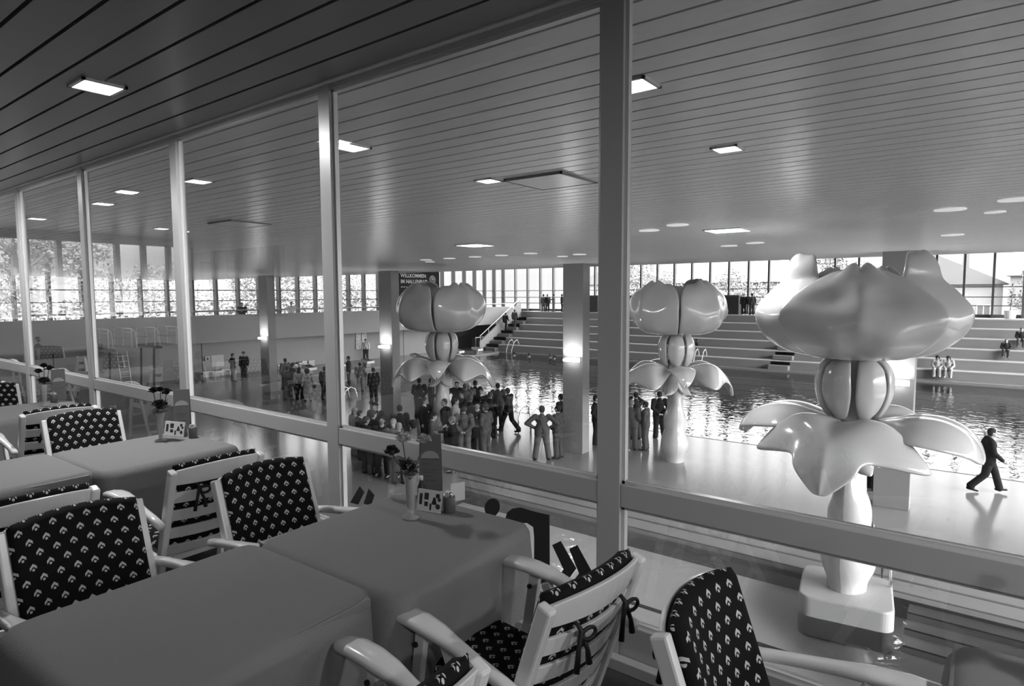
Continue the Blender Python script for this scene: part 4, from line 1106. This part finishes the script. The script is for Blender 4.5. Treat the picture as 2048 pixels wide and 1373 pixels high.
who(698, 772, 90, 'dark suited man mostly hidden at the post beside the boy', pose='stand', top=.05)
# the crowd under the lotus
who(709, 816, -60, 'woman in pale coat with headscarf at the edge of the crowd', by='head', h=1.62, pose='front', top=.38, leg=.3, hair='scarf', hc=.24)
who(719, 821, -80, 'dark coated guest behind the woman with the headscarf', by='head', h=1.62, pose='stand', top=.03, hc=.02)
who(732, 833, -70, 'dark suited man beside the headscarf woman', by='head', pose='talk', top=.03)
who(746, 822, -60, 'man in black jacket in the middle of the tight circle', by='head', pose='front', top=.012, hc=.02)
who(750, 806, 150, 'man in dark cap and suit at the rear of the tight circle', by='head', pose='front', top=.04, hair='hat', hc=.02)
who(763, 834, 175, 'dark haired man with white collar and tie facing the restaurant', by='head', pose='talk', top=.035, shirt=True)
who(786, 838, 160, 'pale haired man facing the circle, between two dark heads', by='head', pose='front', top=.10, hc=.3)
who(797, 846, 0, 'grey haired man in grey jacket with his back to the tables', by='head', pose='stand', top=.06, hc=.22)
who(799, 811, 10, 'man in dark jacket standing alone against the column', by='head', pose='stand', top=.035, hc=.02)
who(825, 841, 80, 'woman with dark curls and patterned blouse in profile', by='head', pose='folded', outfit='blouse', top=.16, leg=.05, hair='curls', hc=.015, h=1.62)
who(849, 796, -120, 'tall man in black suit with white shirt and tie beside the lotus stem', by='head', pose='stand', top=.012, shirt=True, hc=.02)
who(866, 826, -90, 'man in light coat and flat dark hat, profile turned to the blazer man', by='head', pose='talk', top=.20, leg=.2, hair='hat', hc=.02, h=1.68)
t = who(905, 833, 85, 'man in black blazer with round badge stretching an arm out', by='head', pose='reach', top=.010, leg=.25, hc=.14, h=1.70)
MB().lathe([(.03, .0), (.03, .012)], 14).build('badge', M['paper'], t, loc=(.158, .06, 1.33)).rotation_euler = (0, PI / 2, 0)
who(927, 811, -5, 'large man in tweed grey suit leaning, seen from behind', by='head', pose='behind', top=.13, leg=.16, hc=.03, h=1.8)
who(955, 805, 175, 'dark suited man with open collar reading a paper, facing the tables', by='head', pose='front', top=.035, hc=.015, shirt=True)
who(971, 809, 55, 'balding man in grey jacket with bright shirt at the crowd edge', by='head', pose='front', top=.13, leg=.11, hc=.05)
who(911, 797, -100, 'man in pale cream jacket among the dark suits', by='head', pose='front', top=.42, leg=.3, hc=.02, h=1.7)
who(940, 790, 10, 'dark suited man with his back turned behind the tweed suit', by='head', pose='stand', top=.025, hc=.10)
who(962, 777, 170, 'man with glasses, black suit and tie in the second row of the crowd', by='head', pose='stand', top=.015, shirt=True, hc=.02)
who(980, 784, -20, 'man in black jacket with round head, rear edge of the crowd', by='head', pose='stand', top=.012, hc=.08)
who(924, 783, 140, 'small guest in grey between the rear rows of the crowd', by='head', pose='front', top=.08, hc=.02, h=1.7)
who(930, 768, 30, 'guest in grey coat at the back of the crowd under the curved leaf', by='head', pose='stand', top=.12, hc=.10)
who(939, 766, 200, 'white haired guest at the very back of the crowd', by='head', pose='stand', top=.2, hc=.6, h=1.7)
who(947, 762, -10, 'black clad guest beside the white haired one', by='head', pose='stand', top=.015, hc=.02)
who(915, 764, 180, 'guest with camera raised at the back of the crowd', by='head', pose='camera', top=.03, hc=.02)
who(839, 757, 5, 'dark suited man with hands behind his back under the lotus leaf', by='head', pose='behind', top=.035, hc=.02)
who(861, 757, -90, 'dark figure in profile beside the lotus stem', by='head', pose='front', top=.03, hc=.02)
who(889, 798, 120, 'guest partly hidden by the lotus stem', by='head', pose='stand', top=.03, hc=.05)
who(1017, 866, 60, 'man in dark suit striding away from the crowd', pose='walk', top=.03, leg=.02, hc=.05)
who(996, 852, 10, 'man in brown grey suit behind the striding man', pose='stand', top=.07, leg=.06)
# the pair by the column
who(1084, 920, 0, 'broad man in grey suit seen from behind with both hands on hips', pose='hips', top=.11, leg=.15, hc=.02, h=1.76)
who(1116, 917, 60, 'man in grey suit turned in profile beside the man with hands on hips', pose='front', top=.09, leg=.09, hc=.02)
who(1122, 884, 60, 'dark suited figure just showing behind the lone column', pose='stand', top=.03, hc=.02)
who(1191, 888, -90, 'dark suited man nearly hidden by the thick post, elbow out', pose='hips', top=.02, hc=.02)
# men between post and lotus
who(1263, 901, -15, 'man in grey suit with hands clasped before him, beside the thick post', pose='talk', top=.13, leg=.15, hc=.2)
who(1271, 879, 10, 'man in dark jacket raising both arms behind the grey suited pair', pose='camera', top=.03, leg=.06, hc=.02)
who(1289, 900, 75, 'shorter man in grey suit facing the clasped hands man', pose='front', top=.12, leg=.13, hc=.04, h=1.68)
who(1318, 877, 15, 'man in black suit with hands held behind his back by the lotus', pose='behind', top=.012, hc=.02)
who(1746, 980, -60, 'man mostly hidden behind the wide column, one dark trouser leg showing', pose='stand', top=.02, hc=.02)
who(1974, 985, -80, 'man in black suit walking past the largest lotus', pose='walk', top=.012, hc=.03)
who(1392, 721, -80, 'dark suited man walking along the far pool edge', pose='walk', top=.02, hc=.02)
# keep neighbours in the crowd from standing inside one another
DP = [o for o in bpy.data.objects if o.name.startswith('person')]
for it in range(30):
    for i, a in enumerate(DP):
        for b in DP[i + 1:]:
            v = a.location - b.location; v.z = 0; L = v.length
            if 1e-4 < L < .50: v *= (.51 - L) / L / 2; a.location += v; b.location -= v
for a in DP: a.location.x = max(a.location.x, -40.5)
# galleries
GZ = -.08
for (px, py, off, l, tp) in ((1488, 630, 160, 'dark suited man on the top walkway beside the dark kiosk', .02), (1504, 631, 20, 'grey suited man on the top walkway next to the dark suited one', .06), (1087, 622, 30, 'man in light grey on the top walkway, first of the trio', .2), (1095, 622, 200, 'man in dark jacket in the middle of the walkway trio', .05), (1107, 622, 80, 'man in grey pointing at the window on the walkway', .16), (1124, 626, -90, 'dark man at the column edge on the top walkway', .02)):
    d = ray(px, 600); p = d * (53.0 / d.y)
    person((p.x, 53.0), GZ, facing(px, off), l, pose='reach' if 'pointing' in l else 'stand', top=tp, hc=.03)
for (px, off, l, tp) in ((483, 180, 'dark clothed man behind the long gallery parapet', .05), (538, 30, 'guest standing behind the gallery parapet by the column', .12), (582, 170, 'man in white shirt leaning behind the gallery parapet', .65)):
    d = ray(px, 600); p = d * (-40.6 / d.x)
    person((-40.6, p.y), GF, facing(px, off), l, pose='folded', outfit='blouse', top=tp, hc=.03)
# two men climbing the stairs
for (k, x, l, tp) in ((5, -38.0, 'man in dark suit climbing the tier stairs', .02), (6, -37.3, 'man in grey suit climbing the tier stairs beside him', .10)):
    person((x, T0 - RUN / 2 + RUN * (k + .35) / 2), D + RISE * (k + 1) / 2, 90, l, pose='climb', top=tp, hc=.03)
# sitting on the tiers
def sitter(px, row, l, tp, sk=.36, **k):
    y = T0 + RUN * row; d = ray(px, 700); x = d.x * y / d.y
    person((x, y + .12), D + RISE * (row + 1) - .44, -90, l, pose='sit', top=tp, skin=sk, **k)
sitter(1876, 0, 'woman in light dress sitting on the lowest tier', .4, leg=.4, outfit='blouse', hair='curls', shoe=.02)
sitter(1898, 0, 'woman with crossed arms and bare legs sitting on the lowest tier', .35, leg=.3, outfit='blouse', hair='curls', shoe=.5)
sitter(2012, 2, 'child in dark swimsuit sitting alone halfway up the tiers', .03, leg=.1, outfit='blouse', h=1.5, hair='long')
sitter(2041, 3, 'guest in dark top sitting higher up at the picture rim'.replace('picture', 'frame'), .03, leg=.2, outfit='blouse', h=1.6)
# swimmers: heads and shoulders above the water
WZ = D - .12
for (px, py, l) in ((970, 704, 'dark haired swimmer near the goal'), (987, 706, 'swimmer with a raised arm beside the goal'), (1028, 712, 'lone swimmer head below the stair rail'), (1058, 714, 'swimmer with pale wet hair'), (1100, 716, 'swimmer head close to the lone column'), (1108, 718, 'swimmer head touching the lone column')):
    p = P(px, py, WZ); person((p.x, p.y), WZ - 1.44, facing(px, 60), l + ', in the water', pose='stand', outfit='swim', leg=.05, shoe=None, hc=.02, skin=.3)

# ================================================================ things in the hall
def posx(px, x): d = ray(px, 700); return d.y * x / d.x
# swimming clock, notice, alarm box, score board on the left side
yc = posx(722, -41.0); zc = PX(722, 681, -41.0).z
o = empty('swim_clock', (-40.98, yc, zc), 0, 'white pace clock panel on the wall behind the youth in the white shirt', 'clock')
MB().box((0, -.55, -.72), (.06, .55, .72)).build('dial', M['paper'], o, bevel=.01)
m = MB(); m.box((.061, -.03, -.1), (.07, .03, .62)); 
m.build('hand', M['ink'], o)
for k in range(12):
    a = k * PI / 6; MB().box((.061, .46 * math.sin(a) - .035, .58 * math.cos(a) - .035), (.066, .46 * math.sin(a) + .035, .58 * math.cos(a) + .035)).build('minute_mark', M['ink'], o)
y0, z0 = PX(435, 722, -41.0).y, PX(435, 722, -41.0).z
o = MB().box((-.41, -.42, -.38), (-.38, .42, .38)).build('notice_board', M['paper'], loc=(-40.585, y0, z0)); tag(o, 'blank pale notice sheet on the wall by the two standing men', 'notice')
q = PX(414, 718, -41.0); o = empty('alarm_box', (-40.98, q.y, q.z), 0, 'small white box with dark centre on the wall beside the notice', 'alarm')
MB().box((0, -.16, -.16), (.06, .16, .16)).build('case', M['paper'], o); MB().box((.061, -.06, -.06), (.07, .06, .06)).build('button', M['ink'], o)
# score board in front of the left windows
ya, yb = posx(797, -41.6), posx(880, -41.6); yb = min(yb, 46)
zt = PX(840, 543, -41.6).z; zb = zt - 3.6
sb_ = empty('score_board', (-41.6, (ya + yb) / 2, zb), 0, 'large dark score board with pale letters and clock before the windows', 'score board')
hw = (yb - ya) / 2
MB().box((-.15, -hw, 0), (.05, hw, 3.6)).build('panel', M['board'] if 'board' in M else mat('score_board_panel', .02, .8, .1), sb_, bevel=.02)
for s_ in (-1, 1): MB().box((-.1, s_ * hw * .8 - .06, GF - zb), (0, s_ * hw * .8 + .06, 0)).build('support', M['mullion'], sb_)
M['glow'] = mat('pale_lettering', .75, .5)
def text(txt, size, u, z, par, mt, x=.06):
    c = bpy.data.curves.new('lettering', 'FONT'); c.body = txt; c.size = size; c.extrude = .004; c.align_x = 'LEFT'; c.space_character = 1.05; c.offset = .012
    o = bpy.data.objects.new('lettering', c); COL.objects.link(o)
    dg = bpy.context.evaluated_depsgraph_get(); me = bpy.data.meshes.new_from_object(o.evaluated_get(dg)); bpy.data.objects.remove(o)
    me.materials.clear(); me.materials.append(mt); n = bpy.data.objects.new('lettering', me); COL.objects.link(n); n.parent = par
    n.location = (x, u, z); n.rotation_euler = (PI / 2, 0, PI / 2); return n
text('WILLKOMMEN', .46, -hw + .35, 3.02, sb_, M['glow']); text('IM HALLENBAD', .46, -hw + .35, 2.5, sb_, M['glow'])
m = MB()
for k in range(10): m.box((.05, -hw + .4 + k * .28, 2.12), (.062, -hw + .56 + k * .28, 2.2)); m.box((.05, .2 + k * .22, 2.06), (.062, .32 + k * .22, 2.14))
m.build('digit_row', M['glow'], sb_)
ck = MB(); ck.lathe([(.42, 0), (.42, .02)], 28); cko = ck.build('clock_face', mat('clock_face_dark', .06, .5), sb_, loc=(.05, hw - .95, 2.85)); cko.rotation_euler = (0, PI / 2, 0)
m = MB()
for k in range(12): a = k * PI / 6; m.box((.071, .33 * math.sin(a) - .03, .33 * math.cos(a) - .03), (.08, .33 * math.sin(a) + .03, .33 * math.cos(a) + .03))
m.bar((.078, 0, 0), (.078, .17, .14), .03, .01, up=(1, 0, 0)); m.bar((.078, 0, 0), (.078, -.1, .27), .03, .01, up=(1, 0, 0))
mk = m.build('clock_marks', M['glow'], sb_, loc=(0, hw - .95, 2.85))
# starting blocks
for k in range(8):
    y = 25.2 + 2.5 * k
    o = empty('starting_block', (-36.45, y, D), 0, 'white starting block with dark top at the pool end', 'starting block', 'starting blocks at the pool end')
    m = MB(); m.poly([(-.40, .42), (.38, .30), (.38, .46), (-.40, .62)], 'y', -.34, .34); m.build('platform', M['white'], o, fix=True)
    m = MB(); m.poly([(-.36, .615), (.34, .47), (.34, .48), (-.36, .625)], 'y', -.28, .28); m.build('pad', M['ink'], o, fix=True)
    MB().box((-.30, -.2, 0), (.1, .2, .40)).build('pedestal', M['poolwall'], o)
# flower pots and bags along the foot of the left wall
rnd = random.Random(4)
for k in range(26):
    px = 402 + k * 4.6 if k < 14 else 543 + (k - 14) * 7.0
    yy = posx(px, -40.75)
    a, b, c = rnd.uniform(.14, .3), rnd.uniform(.12, .22), rnd.uniform(.2, .42)
    if k % 3 == 0:
        o = empty('potted_plant', (-40.72, yy, D), 0, 'small potted plant in the row along the foot of the wall', 'potted plant', 'pots and boxes along the wall')
        MB().lathe([(.10, 0), (.14, c * .6), (.12, c * .6), (.09, .05)], 14).build('pot', M['white'], o)
        m = MB()
        for j in range(26):
            t1, t2 = rnd.uniform(0, 6.28), rnd.uniform(.1, 1.2); L = rnd.uniform(.12, .26); d = Vector((math.cos(t1) * math.sin(t2), math.sin(t1) * math.sin(t2), math.cos(t2))); s_ = d.cross(Vector((0, 0, 1))).normalized() * .03; b0 = Vector((0, 0, c * .55))
            m.add([b0, b0 + d * L * .5 + s_, b0 + d * L, b0 + d * L * .5 - s_], [(0, 1, 2, 3)])
        m.build('leaves', M['stem'], o)
    else:
        o = empty('gift_box', (-40.72, yy, D), rnd.uniform(-.4, .4), 'small white box in the row along the foot of the wall', 'box', 'boxes along the wall')
        MB().box((-b, -a, 0), (b, a, c)).build('carton', M['paper' if k % 2 else 'wallpanel'], o, bevel=.01); MB().box((-b - .01, -a - .01, c - .07), (b + .01, a + .01, c + .01)).build('lid', M['white'], o)
# water polo goal
q = P(966, 698, D); o = empty('polo_goal', (q.x, q.y, D), R(0), 'white tube water polo goal beside the foot of the tier stairs', 'goal')
m = MB(); 
for s in (-1, 1): MB().tube([(0, s * 1.1, 0), (0, s * 1.1, 1.15)], .045, 8).build('post', M['white'], o)
MB().tube([(0, -1.15, 1.15), (0, 1.15, 1.15)], .05, 8).build('crossbar', M['white'], o)
m = MB()
for k in range(12): m.box((-.45, -1.1 + k * .2, .02), (-.44, -1.09 + k * .2, 1.1))
for k in range(6): m.box((-.45, -1.1, .1 + k * .2), (-.44, 1.1, .11 + k * .2))
m.build('net', M['poolwall'], o)
# pool ladders
def ladder(px, py, l, s=1.0, rot=0):
    q = P(px, py, D); o = empty('pool_ladder', (q.x, q.y, D), rot, l, 'ladder', 'pool ladders')
    for sx in (-.3, .3):
        m = MB(); m.tube([(sx, -.75, 0), (sx, -.75, .55), (sx, -.62, .85), (sx, -.35, .98), (sx, -.08, .85), (sx, .03, .5), (sx, .06, -.45)], .022, 8); m.build('rail', M['chrome'], o, smooth=True)
    for z in (-.15, -.38): MB().box((-.3, .02, z - .012), (.3, .10, z + .012)).build('step', M['chrome'], o)
ladder(1072, 862, 'chrome pool ladder arching over the edge behind the man with hands on hips')
ladder(706, 812, 'chrome pool ladder beside the headscarf woman')
for (px, l) in ((1398, 'chrome grab rail at the far pool edge behind the lotus'), (1022, 'chrome grab rail at the far pool edge below the stairs')):
    d = ray(px, 700); x = d.x * (BP[3] + .3) / d.y; o = empty('pool_ladder', (x, BP[3] + .35, D), PI, l, 'ladder', 'pool ladders')
    for sx in (-.3, .3): MB().tube([(sx, -.75, 0), (sx, -.75, .8), (sx, -.5, 1.15), (sx, -.1, 1.0), (sx, .33, .3), (sx, .4, -.4)], .03, 6).build('rail', M['bead'], o, smooth=True)
# hand rail posts of the shallow pool steps
for (px, py, l) in ((1777, 1246, 'chrome hand rail standing in the shallow pool beside the plinth'), (1742, 1172, 'thin chrome rail just behind the plinth')):
    q = P(px, py, D - .4); o = empty('hand_rail', (q.x, q.y, D - .4), R(20), l, 'railing')
    MB().tube([(0, 0, 0), (0, 0, 1.15), (.0, .06, 1.25), (0, .45, 1.25), (0, .52, 1.15), (0, .52, .3)], .022, 10).build('tube', M['chrome'], o, smooth=True)
    MB().lathe([(.045, 0), (.045, .015), (.022, .02)], 14).build('flange', M['chrome'], o)
# diving platforms
o = empty('diving_platform', (-38.9, 15.0, D), 0, 'grey diving tower with two boards, white tube rails and ladder by the wall', 'diving platform')
m = MB()
for y in (-1.6, .75): m.box((-1.9, y, 2.42), (2.6, y + 1.15, 2.56))
m.box((-2.0, -1.7, 2.25), (-.9, 2.0, 2.42)); m.build('deck', M['wallpanel'], o)
for (x, y) in ((-1.4, -1.0), (-1.4, 1.3), (.3, -1.0), (.3, 1.3)): MB().bar((x, y, 0), (x + .25, y, 2.3), .25, .3, up=(1, 0, 0)).build('support', M['wallpanel'], o)
for y in (-1.6, -.45, .75, 1.9):
    m = MB()
    for z in (3.0, 3.33, 3.66 - .1): m.tube([(-1.8, y, z), (1.75, y, z)], .03, 6)
    m.tube([(1.7, y, 2.5), (1.75, y, 3.56)], .03, 6); m.tube([(1.75, y, 3.56), (2.2, y, 3.4), (2.35, y, 2.55)], .025, 6)
    for x in (-1.8, -.6, .6): m.tube([(x, y, 2.5), (x, y, 3.56)], .02, 6)
    m.build('guard_rail', M['white'], o)
lad = MB()
for s in (-.25, .25): lad.tube([(2.1, -.9 + s * 1, 0), (1.5, -.9 + s, 2.5)], .03, 6)
for k in range(9): f = (k + .5) / 9; lad.tube([(2.1 - .6 * f, -1.15, 2.5 * f), (2.1 - .6 * f, -.65, 2.5 * f)], .022, 6)
lad.build('ladder', M['bead'], o)
# kiosks, planter on the top walkway
for (px, w_, l) in ((1462, 1.5, 'dark kiosk box on the top walkway beside two standing men'), (1188, 1.2, 'dark cabinet on the top walkway at the thick post'), (1256, 1.2, 'dark cabinet on the top walkway just past the thick post')):
    d = ray(px, 600); x = d.x * 53.4 / d.y; o = empty('kiosk', (x, 53.4, GZ), 0, l, 'kiosk')
    MB().box((-w_ / 2, -.35, 0), (w_ / 2, .35, 1.5)).build('cabinet', M['black'], o, bevel=.02); MB().box((-w_ / 2 - .05, -.4, 1.5), (w_ / 2 + .05, .4, 1.62)).build('lid', M['mullion'], o)
d = ray(2022, 600); o = empty('potted_tree', (d.x * 53.3 / d.y, 53.3, GZ), 0, 'slender plant in a white tub on the top walkway', 'potted plant')
MB().lathe([(.28, 0), (.36, .55), (.32, .55), (.3, .45)], 18).build('tub', M['white'], o)
m = MB(); m.tube([(0, 0, .4), (.02, 0, 1.6)], .02, 6); m.build('trunk', M['stem'], o)
m = MB()
for j in range(60):
    t1 = rnd.uniform(0, 6.28); z = rnd.uniform(.8, 2.3); L = rnd.uniform(.15, .4); d = Vector((math.cos(t1), math.sin(t1), .4)).normalized(); s_ = d.cross(Vector((0, 0, 1))).normalized() * .04; b0 = Vector((0, 0, z))
    m.add([b0, b0 + d * L * .5 + s_, b0 + d * L, b0 + d * L * .5 - s_], [(0, 1, 2, 3)])
m.build('leaves', M['stem'], o)

# ================================================================ outside
M['lawn'] = mat('lawn', .11, .9, .1, noise=.2, scale=.3); M['bark'] = mat('bark', .10, .9); M['leaf'] = mat('tree_foliage', .10, .8, .2, noise=.4, scale=.6); M['leaf2'] = mat('pale_tree_foliage', .14, .8, .2, noise=.3, scale=.6)
M['render_wall'] = mat('pale_house_render', .19, .8, .2, noise=.03, scale=1); M['rooftile'] = mat('roof_tiles', .11, .8, .2, noise=.1, scale=3); M['winpane'] = mat('house_window_pane', .08, .15)
m = MB(); m.add([(-140, YB + .2, -2.2), (90, YB + .2, -2.2), (90, 190, -2.2), (-140, 190, -2.2)], [(0, 1, 2, 3)]); m.add([(-140, -60, -1.6), (XL - .2, -60, -1.6), (XL - .2, YB + .2, -1.6), (-140, YB + .2, -1.6)], [(0, 1, 2, 3)])
m.add([(XL - .2, -60, -.4), (90, -60, -.4), (90, RY0 - .2, -.4), (XL - .2, RY0 - .2, -.4)], [(0, 1, 2, 3)]); m.add([(XL, RY0 - .2, -.4), (RX0 - .2, RY0 - .2, -.4), (RX0 - .2, G - .05, -.4), (XL, G - .05, -.4)], [(0, 1, 2, 3)]); m.add([(XR + .3, RY0 - .2, -3.8), (90, RY0 - .2, -3.8), (90, YB + .2, -3.8), (XR + .3, YB + .2, -3.8)], [(0, 1, 2, 3)])
struct(m.build('ground_lawn', M['lawn']))
def tree(x, y, z, h, r, label, seed, mt='leaf', n=3600, grp='trees outside the windows', slim=1):
    rn = random.Random(seed); o = empty('tree', (x, y, z), rn.uniform(0, 6), label, 'tree', grp)
    m = MB(); m.tube([(0, 0, 0), (.1, .05, h * .4), (0, 0, h * .8)], [h * .03, h * .022, h * .006], 8)
    for k in range(6):
        a = k * 1.1; m.tube([(0, 0, h * (.3 + .06 * k)), (math.cos(a) * r * .6, math.sin(a) * r * .6, h * (.5 + .06 * k))], [h * .012, h * .003], 5)
    m.build('trunk', M['bark'], o)
    m = MB(); cl = []
    for k in range(16):
        a = rn.uniform(0, 6.28); q = rn.uniform(0, 1) ** .6; zz = rn.uniform(.28, .95); rr = r * q * math.sin(PI * min(1, zz * .9 + .1)) ** .6
        cl.append((math.cos(a) * rr, math.sin(a) * rr, h * zz, r * rn.uniform(.28, .5) * slim))
    for k in range(n):
        cx, cy, cz, cr = cl[k % 16]; d = Vector((rn.gauss(0, 1), rn.gauss(0, 1), rn.gauss(0, .8))).normalized() * cr * rn.uniform(.5, 1.05)
        c = Vector((cx, cy, cz)) + d; u = Vector((rn.gauss(0, 1), rn.gauss(0, 1), rn.gauss(0, 1))).normalized(); v = u.orthogonal().normalized(); s_ = r * rn.uniform(.022, .05)
        m.add([c - u * s_, c + v * s_ * .6, c + u * s_, c - v * s_ * .6], [(0, 1, 2, 3)])
    m.build('foliage', M[mt], o)
    return o
TL_ = 'leafy tree outside the gallery windows'
k = 0
for (x, y, h, r) in ((-54, 8, 7, 3), (-58, 14, 8, 4), (-55, 21, 6, 3.2), (-60, 27, 8, 4), (-56, 33, 6.5, 3.2), (-62, 39, 8, 4), (-57, 45, 7, 3.5), (-66, 52, 9, 4.5), (-60, 58, 7, 3.5)):
    tree(x, y, -1.6, h, r, TL_, k + 1, 'leaf2'); k += 1
for (x, y, h, r) in ((-36, 74, 8, 3.4), (-22, 70, 7, 3), (-14, 78, 9, 3.8), (4, 72, 7.5, 3.2), (13, 76, 8, 3.4), (-30, 68, 6, 2.6)):
    tree(x, y, -2.2, h, r, 'leafy tree between the houses behind the top walkway', k + 1, 'leaf2', 3000); k += 1
for (x, y, h, r, sl, l) in ((-24, -1.2, 5.6, 2.2, 1, 'airy tree outside the end windows, mirrored in the glass'), (-27, -2.5, 5.4, 2.4, 1, 'round tree outside the end windows, mirrored in the glass'), (-31, -5.5, 6.5, 1.1, .8, 'slim upright tree outside the end windows, mirrored in the glass'), (-30, -9.5, 4.6, 2.6, 1, 'low bushy tree beyond the restaurant end windows'), (-21, -8.5, 5, 2, 1, 'tree outside the restaurant rear window slits')):
    tree(x, y, -.4, h, r, l, k + 1, 'leaf', 4200, None, sl); k += 1
m = MB(); rn = random.Random(3)
for j in range(9000):
    c = Vector((-48 + rn.uniform(-1.6, 1.6), rn.uniform(-12, 56), -1.6 + rn.random() ** .8 * 3.0)); u = Vector((rn.gauss(0, 1), rn.gauss(0, 1), rn.gauss(0, 1))).normalized(); v = u.orthogonal().normalized(); s_ = rn.uniform(.08, .2)
    m.add([c - u * s_, c + v * s_ * .6, c + u * s_, c - v * s_ * .6], [(0, 1, 2, 3)])
tag(m.build('hedge_foliage', M['leaf2']), 'long loose hedge behind the gallery windows', 'hedge', kind='stuff')
def house(x, y, w_, d_, h_, rot, label, gable=True):
    z = -2.2; o = empty('house', (x, y, z), rot, label, 'house')
    MB().box((-w_ / 2, -d_ / 2, 0), (w_ / 2, d_ / 2, h_)).build('walls', M['render_wall'], o)
    rh = 3.2
    m = MB()
    if gable: m.poly([(-w_ / 2 - .5, h_ - .1), (w_ / 2 + .5, h_ - .1), (0, h_ + rh)], 'y', -d_ / 2 - .4, d_ / 2 + .4)
    else: m.poly([(-d_ / 2 - .5, h_ - .1), (d_ / 2 + .5, h_ - .1), (0, h_ + rh)], 'x', -w_ / 2 - .4, w_ / 2 + .4)
    m.build('roof', M['rooftile'], o, fix=True)
    nx_ = max(2, int(w_ / 3))
    for i in range(nx_):
        for zz in (1.2, 3.9):
            if zz + 1.5 > h_: continue
            xx = -w_ / 2 + (i + .5) * w_ / nx_
            wo = MB().box((xx - .6, -d_ / 2 - .06, zz), (xx + .6, -d_ / 2 + .02, zz + 1.4)).build('window', M['white'], o)
            wp = MB(); wp.box((xx - .52, -d_ / 2 - .08, zz + .08), (xx - .03, -d_ / 2 - .05, zz + 1.32)); wp.box((xx + .03, -d_ / 2 - .08, zz + .08), (xx + .52, -d_ / 2 - .05, zz + 1.32)); wp.build('pane', M['winpane'], wo)
    MB().box((w_ * .2, -.3, h_ + rh * .4), (w_ * .2 + .6, .3, h_ + rh + .6)).build('chimney', M['rooftile'], o)
house(-24, 88, 22, 9, 5.4, 0, 'long pale house with dark eaves seen through the walkway windows by the stairs', False)
house(-5, 86, 12, 10, 4.8, 0, 'pale gabled house behind the window beside the middle lotus', True)
house(9, 84, 14, 10, 5.6, R(-6), 'pale house with wide roof behind the windows past the largest lotus', False)
house(-46, 92, 16, 9, 5.4, R(8), 'distant pale house behind the corner windows', True)
